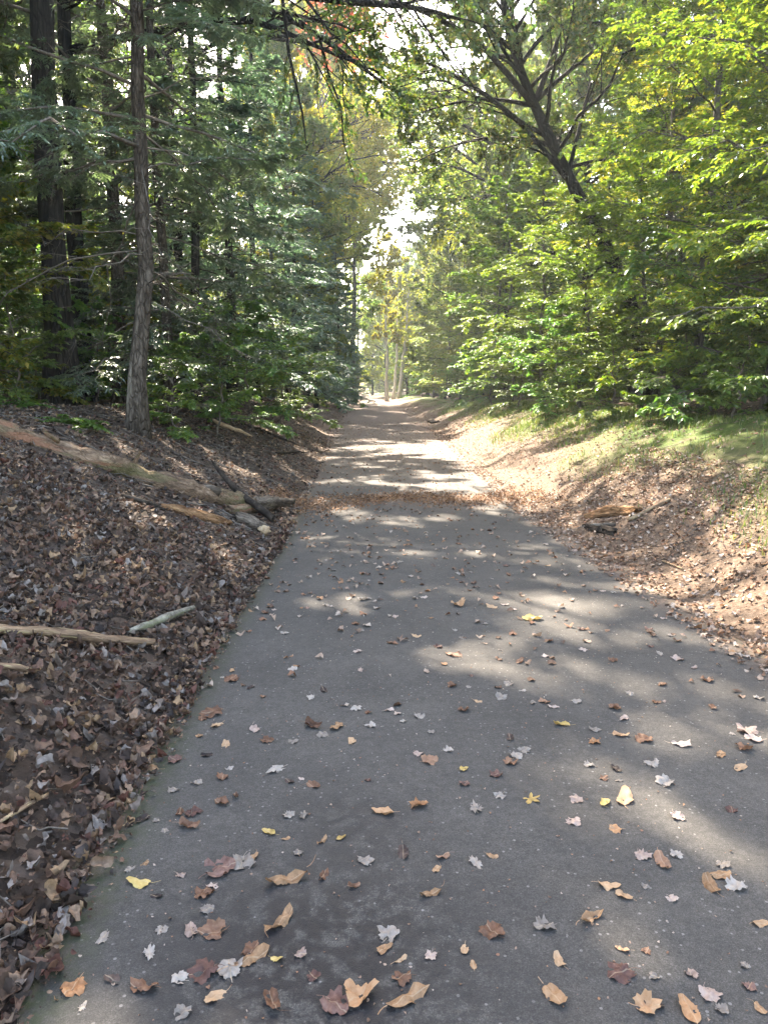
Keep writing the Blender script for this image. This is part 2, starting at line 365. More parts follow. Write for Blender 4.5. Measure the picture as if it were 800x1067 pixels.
def trunk_poly(Ht, rg, wander, lean=(0, 0), n=16, pts=None):
    if pts is not None:
        pts = np.array(pts, float); s = np.linspace(0, 1, len(pts)); q = np.linspace(0, 1, n)
        P = np.stack([np.interp(q, s, pts[:, i]) for i in range(3)], 1)
        for _ in range(2): P[1:-1] = (P[:-2] + 2 * P[1:-1] + P[2:]) / 4
    else:
        z = np.linspace(0, Ht, n) ** 1.0
        P = np.stack([lean[0] * z, lean[1] * z, z], 1)
    w = np.cumsum(rg.normal(size=(n, 2)) * wander, 0); w -= w[0]; w[:2] *= .3
    P[:, :2] += w
    P[0, 2] -= .35
    return P[None]
def make_tree(nm, seed, Ht, r0, style, crown0=.3, Lmax=3., limbs=40, wander=.03, lean=(0, 0), pts=None, leafsize=None, dead=0, dens=1., dead_z=(.12, .4), face=None, extra=None):
    """returns a dict of meshes: trunk, branches, crown"""
    rg = np.random.default_rng(seed)
    n = 18
    TP = trunk_poly(Ht, rg, wander, lean, n, pts)
    s = np.linspace(0, 1, n)
    rr = r0 * (1 - s * .86) ** .8; rr[0] *= 1.8; rr[1] *= 1.08
    rr = rr * (1 + rg.normal(size=n) * .025)
    V, Q, C = tubes(TP, rr[None], 12)
    V = V + norm(rg.normal(size=V.shape)) * np.repeat(rr, 12)[:, None] * .07
    out = {'trunk': mesh_np(nm + '_trunk', V, C, Q, True), 'tpoly': TP[0], 'rr': rr}
    # limbs
    t = crown0 + (.985 - crown0) * (np.arange(limbs) + rg.random(limbs) * .9) / limbs
    az = np.arange(limbs) * 2.399 + rg.normal(size=limbs) * .35
    if face is not None: az = np.where(rg.random(limbs) < .5, face + rg.normal(size=limbs) * .8, az)
    tt = (t - crown0) / (1 - crown0)
    if style == 'hemlock':
        L = Lmax * (1.02 - tt) ** .75 * rg.uniform(.6, 1.1, limbs); el = np.interp(tt, [0, 1], [-.12, .45]) + rg.normal(size=limbs) * .12; dr_ = .16
    elif style == 'beech':
        L = Lmax * np.interp(tt, [0, .25, .6, 1], [.75, 1, .85, .3]) * rg.uniform(.6, 1.1, limbs); el = np.interp(tt, [0, 1], [.12, .9]) + rg.normal(size=limbs) * .15; dr_ = .22
    else:
        L = Lmax * np.interp(tt, [0, .35, .7, 1], [.7, 1, .85, .45]) * rg.uniform(.65, 1.15, limbs); el = np.interp(tt, [0, 1], [.3, 1.15]) + rg.normal(size=limbs) * .2; dr_ = .08
    p, T = interp_poly(TP, t[None]); p = p[0]
    D = np.stack([np.cos(az) * np.cos(el), np.sin(az) * np.cos(el), np.sin(el)], 1)
    LP = grow(p, D, L, 8, dr_, rg, .09)
    br = Acc()
    Tl = t
    if extra:
        E = []
        for q in extra:
            q = np.array(q, float); a_ = np.linspace(0, 1, len(q)); b_ = np.linspace(0, 1, 8)
            E.append(np.stack([np.interp(b_, a_, q[:, i]) for i in range(3)], 1))
        E = np.array(E); E[:, 1:-1] = (E[:, :-2] + 2 * E[:, 1:-1] + E[:, 2:]) / 4
        LP = np.concatenate([LP, E]); L = np.concatenate([L, np.linalg.norm(E[:, -1] - E[:, 0], axis=1)]); Tl = np.concatenate([t, np.full(len(E), .35)])
    rl = np.minimum(radii(L, 8, .008 if style != 'oak' else .015, .18, .004), (np.interp(Tl, s, rr) * .6)[:, None])
    v, q, c = tubes(LP, rl, 6); br.add(v, q, c)
    cr = Acc()
    if style == 'hemlock':
        P2, L2 = spawn(LP, L, None, int(22 * dens), .16, 1., .95, .30, rg, True, .12, .08, 4, taper=.6)
        v, q, c = tubes(P2, radii(L2, 4, .006, .3, .0022), 3); br.add(v, q)
        P3, L3 = spawn(P2, L2, None, 5, .15, .95, .8, .45, rg, True, .12, .1, 3)
        ls = leafsize or .11
        v, f = leaves(P2, int(14 * dens), .75, ls, .30, rg, .1, True, .22, .08); cr.add(v, None, f)
        v, f = leaves(P3, int(9 * dens), .75, ls, .30, rg, .05, True, .22, .08); cr.add(v, None, f)
    elif style == 'beech':
        P2, L2 = spawn(LP, L, None, int(13 * dens), .12, 1., .8, .42, rg, True, .12, .1, 5, taper=.65)
        v, q, c = tubes(P2, radii(L2, 5, .006, .3, .0025), 4); br.add(v, q)
        P3, L3 = spawn(P2, L2, None, 7, .1, 1., .8, .5, rg, True, .1, .1, 3)
        v, q, c = tubes(P3, radii(L3, 3, .006, .4, .0015), 3); br.add(v, q)
        ls = leafsize or .085
        v, f = leaves(P2, 8, .85, ls, .55, rg, .3, True, .3, .12); cr.add(v, None, f)
        v, f = leaves(P3, 9, .85, ls, .55, rg, .1, True, .3, .12); cr.add(v, None, f)
    else:
        P2, L2 = spawn(LP, L, None, int(8 * dens), .25, 1., .7, .5, rg, False, .02, .15, 5, .15)
        v, q, c = tubes(P2, radii(L2, 5, .012, .25, .004), 4); br.add(v, q)
        P3, L3 = spawn(P2, L2, None, 8, .2, 1., .75, .45, rg, False, .05, .2, 4, .1)
        v, q, c = tubes(P3, radii(L3, 4, .009, .3, .0025), 3); br.add(v, q)
        ls = leafsize or .14
        v, f = leaves(P3, 23, .9, ls, .55, rg, .15, False, .5, .15); cr.add(v, None, f)
        v, f = leaves(P2[:, 2:], 8, .9, ls, .55, rg, .2, False, .5, .15); cr.add(v, None, f)
    if dead:
        td = rg.uniform(dead_z[0], dead_z[1], dead); azd = rg.uniform(0, 6.28, dead)
        p, T = interp_poly(TP, td[None]); ed = rg.normal(size=dead) * .3 + .05
        D = np.stack([np.cos(azd) * np.cos(ed), np.sin(azd) * np.cos(ed), np.sin(ed)], 1); Ld = rg.uniform(.3, 1.1, dead) * Lmax * .8
        DP = grow(p[0], D, Ld, 7, .15, rg, .12)
        v, q, c = tubes(DP, radii(Ld, 7, .0055, .2, .0025), 5); br.add(v, q)
        P2, L2 = spawn(DP, Ld, None, 9, .25, 1., .8, .35, rg, True, .1, .2, 4)
        v, q, c = tubes(P2, radii(L2, 4, .007, .3, .002), 3); br.add(v, q)
        P3, L3 = spawn(P2, L2, None, 4, .2, 1., .8, .45, rg, True, .1, .2, 3)
        v, q, c = tubes(P3, radii(L3, 3, .006, .3, .0016), 3); br.add(v, q)
    out['branches'] = br.mesh(nm + '_branches'); out['crown'] = cr.mesh(nm + '_crown')
    return out
CROWNS = []
def plant(proto, name, x, y, rz, sc, label, cat, group, mats, dz=0., sz=None):
    e = bpy.data.objects.new(name, None); COL.objects.link(e)
    e.location = (x, y, float(H(x, y)) + dz); e.rotation_euler = (0, 0, rz); e.scale = (sc, sc, sz or sc)
    e.empty_display_size = .3
    tag(e, label, cat, group)
    for k, m in zip(('trunk', 'branches', 'crown'), mats):
        me = proto.get(k)
        if me is None: continue
        o = bpy.data.objects.new(k, me); COL.objects.link(o); o.parent = e
        if not me.materials: me.materials.append(m)
        if me.materials[0] != m:
            o.material_slots[0].link = 'OBJECT'; o.material_slots[0].material = m
    if 'crown' in proto: CROWNS.append((o, x, y, float(e.location.z), rz, sc, sz or sc))
    return e

# ------------------------------------------------------------------ trees: prototypes
PI = math.pi
p_hemA = make_tree('hemA', 11, 15, .12, 'hemlock', .06, 3.5, 84)
p_hemB = make_tree('hemB', 12, 19, .155, 'hemlock', .08, 3.8, 96)
p_hero = make_tree('hero', 13, 13, .12, 'hemlock', .27, 3.4, 60, .05, (.006, .01), None, .075, 42, 1.3, (.12, .85))
p_pine = make_tree('pine', 14, 24, .24, 'hemlock', .26, 4.3, 52, .02, (0, 0), None, .10, 6, 1., (.08, .3))
p_bA = make_tree('beA', 21, 8.5, .085, 'beech', .10, 3.3, 34, .05, dead=3)
p_bB = make_tree('beB', 22, 6.5, .06, 'beech', .08, 2.7, 28, .05)
p_bC = make_tree('beC', 23, 12, .12, 'beech', .12, 3.8, 44, .05)
p_oA = make_tree('oaA', 31, 20, .16, 'oak', .22, 4.4, 36, .05)
p_oB = make_tree('oaB', 32, 23, .18, 'oak', .28, 4.8, 36, .06)
p_oC = make_tree('oaC', 33, 17, .10, 'oak', .16, 3.4, 34, .06)
p_oM = make_tree('oaM', 35, 21, .2, 'oak', .42, 5.2, 40, .05, (0, 0), None, .15, dens=1.5)
p_oF = make_tree('oaF', 34, 19, .17, 'oak', .10, 4.6, 46, .05, (0, 0), None, .15, dens=1.5)
p_bF = make_tree('beF', 24, 8, .09, 'beech', .04, 3.6, 40, .05, (0, 0), None, .15)
p_sh = make_tree('shr', 41, 2.4, .022, 'beech', .06, 1.5, 18, .04, None or (0, 0), None, .065)
p_sh2 = make_tree('sh2', 42, 1.3, .014, 'beech', .05, 1.1, 14, .05, (0, 0), None, .06)

def tree_at(proto, name, px, Y, label, cat, group, mats, rz=0., sc=1., dz=0., sz=None):
    x = (px - 400) / F * (Y * math.cos(PITCH))     # lateral metres for a photo column at that distance
    return plant(proto, name, x, Y, rz, sc, label, cat, group, mats, dz, sz)
HM = (M['bark_hem'], M['twig'], M['hemlock']); HF = (M['bark_dark'], M['bark_dark'], M['hemlock_far'])
HD = (M['bark_dark'], M['twig'], M['hemlock'])
BE = (M['bark_grey'], M['bark_grey'], M['beech']); BY = (M['bark_grey'], M['bark_grey'], M['beech_yellow'])
OK = (M['bark_oak'], M['bark_oak'], M['oak']); WD = (M['bark_grey'], M['bark_dark'], M['woods'])
MP = (M['bark_grey'], M['bark_dark'], M['maple']); OL = (M['bark_dark'], M['bark_dark'], M['olive'])
SH = (M['twig'], M['twig'], M['shrub'])
GH, GB, GO = 'hemlocks along the litter bank', 'young beeches along the grassy bank', 'tall trees over the path'

tree_at(p_hero, 'hemlock_tree', 142, 10.9, 'slender hemlock with bare drooping dead branches at the bank top behind the fallen log', 'tree', GH, HM, .4)
tree_at(p_pine, 'hemlock_tree', 66, 14.2, 'thick dark straight hemlock trunk, stoutest of the trunks beside the path', 'tree', GH, HD, 1.1)
tree_at(p_hemB, 'hemlock_tree', 128, 17.5, 'grey-trunked hemlock close behind the slender one with dead branches', 'tree', GH, HM, 2.2)
tree_at(p_hemA, 'hemlock_tree', 178, 15.5, 'thin pale-trunked hemlock right of the slender one with dead branches', 'tree', GH, HM, 3.1, .9)
for px, Y, pr, rz, sc, lb in (
    (205, 20, p_hemA, .5, 1.05, 'first bushy blue-green hemlock past the slender dead-branched one'),
    (242, 25, p_hemB, 1.5, .95, 'second bushy blue-green hemlock past the slender dead-branched one'),
    (268, 31, p_hemA, 2.6, 1.15, 'third bushy blue-green hemlock past the slender dead-branched one'),
    (308, 37, p_hemB, 3.9, .78, 'fourth bushy hemlock, hanging over the edge of the litter bank'),
    (329, 45, p_hemB, 5.0, .72, 'dark straight hemlock trunk standing closest to the far path edge'),
    (322, 54, p_hemA, .9, 1.0, 'hemlock just behind the dark straight trunk at the path edge'),
    (346, 66, p_hemB, 2.0, .72, 'small distant hemlock near where the path narrows'),
    (353, 58, p_hemA, 5.4, .85, 'drooping hemlock closing in front of the small distant ones'),
    (362, 74, p_hemA, 3.4, .85, 'pale distant hemlock overhanging the path edge'),
    (354, 84, p_hemA, 4.4, .9, 'farthest hemlock beside the path on the litter bank')):
    tree_at(pr, 'hemlock_tree', px, Y, lb, 'tree', GH, HF if Y > 18 else HM, rz, sc)
for px, Y, pr, rz, sc, mt, lb in (
    (848, 9.6, p_bC, .3, .8, BE, 'nearest young beech leaning its sprays over the grass'),
    (800, 12.5, p_bA, 2.2, 1.05, BY, 'yellow-tinged young beech, second along the grassy bank'),
    (735, 14.5, p_bC, 4.0, .8, BE, 'broad layered beech above the sunny grass'),
    (668, 16.5, p_bA, 1.2, .66, BE, 'beech with bright low sprays in front of the leaning oak'),
    (690, 20.5, p_bC, 5.1, .9, BY, 'yellowing beech right behind the leaning oak'),
    (604, 20, p_bB, 5.5, .78, BE, 'low beech under the leaning oak trunk'),
    (566, 24.5, p_bA, .2, .85, BE, 'beech just past the leaning oak, low sprays to the ground'),
    (536, 30, p_bB, 3.3, 1.25, BE, 'small rounded beech second past the leaning oak'),
    (515, 36, p_bA, 4.8, 1.0, BE, 'beech third past the leaning oak, dark at its foot'),
    (497, 44, p_bB, 1.9, 1.3, BE, 'beech fourth past the leaning oak'),
    (480, 53, p_bA, 2.9, 1.1, BY, 'yellow-green beech near the far end of the grass strip'),
    (464, 64, p_bB, .7, 1.4, BE, 'beech before the pale-trunked birches'),
    (452, 78, p_bA, 5.9, 1.2, BY, 'last beech beside the pale-trunked birches')):
    tree_at(pr, 'beech_tree', px, Y, lb, 'tree', GB, mt, rz, sc)

# the leaning oak, its dark forked trunk bending over the path
def world(px, py, Y):
    d = ray(px, py); return np.array([0, 0, CAM_H]) + d * (Y / d[1])
base = np.array([6.9, 20.3, float(H(6.9, 20.3))])
tp = [base, (6.6, 20.2, 3.4), world(622, 238, 20), world(590, 180, 20), world(556, 110, 19.8), world(533, 50, 19.5), world(520, -20, 19.2), (1.9, 19, 14.6)]
p_lean = make_tree('lean', 51, 14, .195, 'oak', .42, 4.3, 30, .0, leafsize=.085, dens=1.5, pts=[np.array(q) - base for q in tp],
    extra=[[world(a, b, d) - base for a, b, d in q] for q in ([(545, 130, 19.5), (500, 92, 19), (440, 62, 18), (395, 45, 17)], [(556, 110, 19.8), (500, 40, 18), (430, 5, 16.5), (370, -10, 16)], [(570, 150, 20), (520, 140, 21), (470, 150, 22), (430, 170, 23)], [(533, 50, 19.5), (470, 0, 18), (420, -40, 16)], [(556, 110, 19.8), (510, 100, 20.5), (455, 110, 21), (420, 125, 22)])])
ob = np.array([-6.4, 16.6, float(H(-6.4, 16.6))])
p_over = make_tree('over', 52, 15, .2, 'oak', .5, 3.6, 20, .04, leafsize=.085, dens=1.5, extra=[[np.array([0, 0, z0])] + [world(a, b, d) - ob for a, b, d in q] for z0, q in (
    (7, [(250, 10, 16.5), (310, 40, 16), (395, 75, 16)]), (8, [(260, -20, 15.5), (340, 3, 15), (430, 3, 15), (480, 20, 15)]), (8.5, [(300, 10, 17), (350, 50, 17.5), (425, 105, 18)]), (9, [(280, -60, 14), (380, -50, 13), (450, -30, 12)]), (9, [(300, -90, 15), (420, -60, 16), (520, -50, 17)]))])
plant(p_over, 'oak_tree', ob[0], ob[1], 0, 1, 'dark oak between the hemlocks with long boughs stretching across the sky gap', 'tree', GO, OK)
e = plant(p_lean, 'oak_tree', base[0], base[1], 0, 1, 'black-trunked oak leaning out over the path from among the beeches', 'tree', GO, OK)
fk = Acc()
for pts, r in (([(622, 238), (600, 205), (588, 190), (605, 130), (612, 95), (628, 55)], .085), ([(590, 185), (570, 160), (545, 130), (500, 92), (462, 70)], .075), ([(556, 110), (575, 60), (590, 10), (600, -40)], .08)):
    P = np.array([world(a, b, 19.9) - base for a, b in pts]); q = np.linspace(0, 1, 12); s_ = np.linspace(0, 1, len(P))
    P = np.stack([np.interp(q, s_, P[:, i]) for i in range(3)], 1); P[1:-1] = (P[:-2] + 2 * P[1:-1] + P[2:]) / 4
    v, qd, c = tubes(P[None], (r * (1 - .75 * q))[None], 8); fk.add(v, qd, c)
o = obj('fork', fk.mesh('fork', True), M['bark_oak'], e)
# tall oaks and maples whose crowns close over the path
for px, Y, pr, rz, sc, mt, lb in (
    (820, 19, p_oA, 1.0, .95, OK, 'tall dark oak standing behind the nearest beeches'),
    (700, 26, p_oB, 2.0, .9, WD, 'tall green tree rising behind the leaning oak'),
    (610, 31, p_oA, 3.0, .95, OK, 'tall dark-crowned oak past the leaning oak'),
    (565, 40, p_oF, 4.0, .95, OL, 'olive-crowned tall maple third back on the grassy side'),
    (530, 50, p_oF, 5.0, 1.05, OL, 'olive-crowned maple with a crown spreading towards the sky gap'),
    (505, 64, p_oF, .5, 1.1, WD, 'tall green tree behind the fourth beech past the leaning oak'),
    (300, 44, p_oF, 1.6, 1.0, OL, 'olive maple towering behind the bushy hemlocks'),
    (318, 56, p_oM, 2.7, 1.15, MP, 'yellow maple with its crown high over the hemlocks'),
    (352, 68, p_oM, 3.6, 1.32, MP, 'bright yellow maple reaching over the path, tallest before the sky gap'),
    (335, 60, p_oM, 2.2, 1.3, MP, 'golden maple crown second highest above the hemlocks'),
    (368, 80, p_oM, 1.1, 1.35, MP, 'golden-green maple leaning over the far path from the hemlock side'),
    (322, 74, p_oM, 5.1, 1.3, OL, 'tall olive maple between the two golden crowns'),
    (470, 74, p_oF, 2.8, 1.15, OL, 'olive maple opposite the golden-green one, right of the sky gap'),
    (345, 88, p_oF, 4.6, 1.35, OL, 'pale olive maple far along the hemlock side'),
    (455, 92, p_oF, 5.6, .95, MP, 'yellow maple right of the pale-trunked birches'),
    (372, 125, p_oF, .6, 1.1, MP, 'yellow maple where the path disappears'),
    (388, 140, p_oF, 1.5, 1.1, OL, 'olive maple closing the end of the path'),
    (402, 124, p_oF, 2.4, .95, MP, 'golden maple right behind the birches at the path end'),
    (425, 112, p_oF, 3.4, .85, MP, 'golden-green maple behind the right birch stem')):
    tree_at(pr, 'maple_tree' if mt in (OL, MP) else 'oak_tree', px, Y, lb, 'tree', GO, mt, rz, sc)
# oaks by the path whose boughs roof it over above the frame
for x, Y, pr, rz, sc, mt, lb in (
    (-6.2, 9.0, p_oA, .2, .92, OK, 'oak at the frame edge with boughs hanging in from above'),
    (-5.6, 21.5, p_oB, 1.4, .8, OK, 'dark oak among the hemlocks with boughs across the sky'),
    (-9.5, 17.0, p_oC, 3.4, 1.1, WD, 'leafy tree behind the stout dark hemlock trunk')):
    plant(pr, 'oak_tree', x, Y, rz, sc, lb, 'tree', GO, mt)
rb = np.array([-7.4, 27.5, float(H(-7.4, 27.5))])
p_red = make_tree('redm', 53, 16, .11, 'oak', .82, 1.3, 7, .02, leafsize=.10, extra=[[np.array([0, 0, 12.0]), world(330, 40, 28) - rb, world(352, 26, 27) - rb, world(374, 14, 26.5) - rb], [np.array([0, 0, 12.6]), world(320, 50, 28) - rb, world(350, 36, 27.5) - rb, world(370, 30, 27) - rb]])
plant(p_red, 'maple_tree', rb[0], rb[1], 0, 1, 'slim maple whose red-leaved sprig shows against the sky', 'tree', GO, (M['bark_dark'], M['bark_dark'], M['red']))
for nm, x0, Y0, z0, H0, limbs_, mt, lb, sd in (
    ('arcl', -6.6, 46, (10, 11.5, 12.5, 13.5, 14), 19, ([(330, 190), (365, 165), (405, 160)], [(330, 160), (370, 120), (425, 110)], [(335, 120), (375, 90), (410, 75)], [(340, 200), (372, 190), (400, 205)], [(340, 150), (385, 140), (440, 150)]), MP, 'golden maple arching its boughs over the path above the sky hole', 54),
    ('arcr', 6.8, 44, (9, 11, 12, 13), 18, ([(490, 200), (460, 190), (440, 200)], [(485, 160), (450, 140), (425, 150)], [(480, 120), (450, 90), (430, 80)], [(500, 230), (470, 225), (452, 240)]), OL, 'olive maple arching from the beech side towards the sky hole', 55),
    ('arcf', -7.2, 60, (13, 15, 16, 17, 18), 24, ([(340, 210), (375, 200), (395, 215)], [(340, 180), (390, 165), (440, 175)], [(340, 150), (385, 130), (430, 135)], [(345, 130), (390, 105), (420, 100)], [(345, 190), (385, 185), (425, 200)]), MP, 'golden-green maple behind the arching one, its boughs lacing the sky', 56),
    ('arcg', 8.0, 57, (12, 14, 15, 16, 17), 23, ([(500, 215), (465, 205), (435, 215)], [(495, 185), (460, 175), (420, 185)], [(490, 150), (455, 130), (415, 125)], [(490, 120), (460, 105), (430, 110)], [(500, 240), (475, 235), (450, 245)]), MP, 'yellow maple on the beech side lacing the upper sky hole', 57),
    ('arch', -8.0, 72, (16, 17, 18, 19, 20), 26, ([(345, 205), (385, 195), (420, 205)], [(345, 180), (390, 180), (450, 190)], [(350, 150), (395, 150), (440, 155)], [(355, 120), (400, 115), (445, 125)], [(350, 220), (380, 215), (405, 225)]), OL, 'olive maple farthest of the boughs lacing the sky hole', 58),
    ('arci', 7.2, 35, (8, 9, 10, 11), 15, ([(510, 190), (470, 170), (425, 165)], [(500, 140), (460, 115), (415, 110)], [(500, 110), (450, 95), (400, 95)], [(510, 215), (475, 200), (445, 205)]), OL, 'nearest olive maple on the beech side with boughs crossing the sky hole', 59)):
    bb = np.array([x0, Y0, float(H(x0, Y0))])
    pa = make_tree(nm, sd, H0, .17, 'oak', .4, 4.2, 24, .04, leafsize=.13, dens=2.1, extra=[[np.array([0, 0, z])] + [world(a, b, Y0) - bb for a, b in q] for z, q in zip(z0, limbs_)])
    plant(pa, 'maple_tree', x0, Y0, 0, 1, lb, 'tree', GO, mt)
# the end of the corridor, where the path bends away between yellow trees
rg = np.random.default_rng(8)
for k in range(84):
    y = rg.uniform(105, 215); x = float(rg.uniform(eR(y) + 1.5, eR(y) + 26)) if k % 3 else float(rg.uniform(eL(y) - 20, eL(y) - 1.5))
    mt = [BY, BE, MP, OL][k % 4]; pr = [p_bF, p_bF, p_oF, p_oF][k % 4]; kind = ['yellowing beech', 'green beech', 'yellow maple', 'olive maple'][k % 4]
    plant(pr, 'distant_tree', x, y, rg.uniform(0, 6.28), rg.uniform(.9, 1.25), f'{kind} in the sunlit thicket beyond the bend of the path', 'tree', f'{kind}s beyond the path bend', mt)
for k in range(40):
    y = 140 + 60 * k / 40; x = float(rg.uniform(-.09, .09)) * y
    if eL(y) - 1.5 < x < eR(y) + 1.5: continue
    plant([p_bF, p_sh][k % 2], 'distant_shrub', x, y, rg.uniform(0, 6.28), [.8, 2.2][k % 2], 'bushy growth closing the end of the path', 'shrub', 'bushes closing the path end', [BY, BE][(k // 2) % 2])
# birches at the far end
rg = np.random.default_rng(3)
for px, Y, ln, rz in ((403, 96, .0, 0), (410, 99, .03, 1.7), (416, 97, .055, 3.4)):
    pb = make_tree('birch', 60 + px, 15, .2, 'oak', .45, 2.3, 20, .05, (ln, 0), None, .18)
    lb = {403: 'shortest pale birch stem left in the trio at the path end', 410: 'middle pale birch stem of the trio at the path end', 416: 'leaning pale birch stem of the trio at the path end'}[px]
    tree_at(pb, 'birch_tree', px, Y, lb, 'tree', 'birches at the path end', (M['bark_pale'], M['bark_pale'], M['maple']), 0)

# woods behind, both sides
rg = np.random.default_rng(19)
def scatter(n, side, x0, x1, y0, y1, dmin, pts):
    got = []
    for _ in range(n * 60):
        if len(got) >= n: break
        y = rg.uniform(y0, y1); dd = rg.uniform(x0, x1)
        x = (float(eL(y)) - dd) if side < 0 else (float(eR(y)) + dd)
        if all((x - a) ** 2 + (y - b) ** 2 > dmin ** 2 for a, b in pts): pts.append((x, y)); got.append((x, y))
    return got
extra_woods = {-1: [(-12, 17.5), (-15.5, 22), (-11.5, 26), (-9, 32), (-19, 27), (-14, 33), (-13, 13), (-18, 18), (-10, 39), (-16, 41)], 1: [(11, 17), (13.5, 23), (10.5, 29), (15, 31), (12, 38)]}
for side, nm in ((-1, 'behind the roadside hemlocks'), (1, 'behind the roadside beeches')):
    pts = []
    for x, y in extra_woods[side]:
        pts.append((x, y)); plant([p_oM, p_oF][rg.integers(0, 2)], 'woodland_tree', x, y, rg.uniform(0, 6.28), rg.uniform(.75, .95), f'full-crowned leafy tree closing the woods {nm}', 'tree', f'full-crowned trees {nm}', [BY, OL, BE][rg.integers(0, 3)])
    for x, y in scatter(9, side, 6.0, 15, 6, 18, 2.6, pts):
        if 0 < 400 + x / (y * .988) * F < 340 and y < 30: continue
        plant([p_oC, p_bC][rg.integers(0, 2)], 'woodland_tree', x, y, rg.uniform(0, 6.28), 1., f'leafy tree in the first rows of the woods {nm}', 'tree', f'first rows of trees {nm}', [WD, OK, BY][rg.integers(0, 3)])
    for x, y in scatter(46, side, 7.5, 42, 6, 120, 3.3, pts):
        pr = [p_oA, p_oB, p_oC, p_oC, p_hemB][rg.integers(0, 5)]
        if 20 < 400 + x / (y * .988) * F < 330 and y < 21: continue
        hem = pr is p_hemB; mt = HF if hem else [WD, WD, OL, OK][rg.integers(0, 4)]
        kind = 'tall evergreen tree' if hem else 'tall leafy tree'
        plant(pr, 'woodland_tree', x, y, rg.uniform(0, 6.28), rg.uniform(.8, 1.1), f'{kind} in the shaded woods {nm}', 'tree', f'{kind}s {nm}', mt)
    for x, y in scatter(60, side, 5.2, 34, 9, 100, 2.3, pts):
        pr = [p_bA, p_bB, p_bC][rg.integers(0, 3)]
        mt = BY if rg.random() < .45 else BE
        kind = 'yellow-green understory beech' if mt is BY else 'green understory beech'
        plant(pr, 'understory_tree', x, y, rg.uniform(0, 6.28), rg.uniform(.8, 1.2), f'{kind} filling the gaps {nm}', 'tree', f'{kind}es {nm}', mt)
    for x, y in scatter(46, side, 15, 46, 12, 95, 2.6, pts):
        plant(p_bF, 'understory_tree', x, y, rg.uniform(0, 6.28), rg.uniform(.9, 1.4), f'broad leafy young tree deep in the woods {nm}', 'tree', f'broad young trees {nm}', [BE, BY, BE][rg.integers(0, 3)])
    for x, y in scatter(70, side, 4.4, 22, 10, 70, 1.5, pts):
        plant(p_sh, 'understory_shrub', x, y, rg.uniform(0, 6.28), rg.uniform(1.1, 1.9), f'leafy shrub on the forest floor {nm}', 'shrub', f'leafy shrubs {nm}', [SH, BE, BY][rg.integers(0, 3)])
# shrubs at the bank tops
for px, Y, pr, sc, lb in (
    (182, 12.4, p_sh2, .9, 'leafy green shrub right beside the slender hemlock foot'),
    (225, 14.5, p_sh, .95, 'large green shrub below the first bushy hemlock'),
    (262, 17.5, p_sh, 1.15, 'broad bright green shrub overhanging the litter bank'),
    (205, 17, p_sh, 1.0, 'green shrub behind the broad overhanging one'),
    (290, 22, p_sh, 1.2, 'green shrub at the foot of the second bushy hemlock'),
    (303, 28, p_sh, 1.2, 'shrub below the third bushy hemlock'),
    (340, 52, p_sh, 1.5, 'yellow-green shrub left of the far dark trunk'),
    (355, 62, p_sh, 1.6, 'yellow-green shrub just beyond the far dark trunk'),
    (100, 15.5, p_sh, .8, 'sparse shrub between the stout trunk and slender hemlock'),
    (20, 12.5, p_sh, .9, 'shrub beside the stout dark trunk at frame edge')):
    tree_at(pr, 'shrub', px, Y, lb, 'shrub', 'shrubs along the litter bank', SH, px * .1, sc)
for px, Y, pr, sc, lb in (
    (765, 11.5, p_sh2, 1.2, 'low weedy shrub below the nearest beech'), (700, 13.5, p_sh2, 1.3, 'low shrub between grass and broad layered beech'),
    (640, 15.8, p_sh, .9, 'shrub at the foot of the bright low-sprayed beech'), (580, 20.5, p_sh, 1.1, 'shrub under the low beech beneath the leaning oak'),
    (540, 26, p_sh, 1.2, 'shrub past the leaning oak at the grass edge'), (512, 33, p_sh, 1.2, 'shrub below the third beech past the leaning oak'),
    (486, 43, p_sh, 1.3, 'shrub below the fourth beech past the leaning oak'), (440, 88, p_sh, 1.6, 'bright shrub right of the birch trio')):
    tree_at(pr, 'shrub', px, Y, lb, 'shrub', 'shrubs along the grassy bank', SH, px * .1, sc)

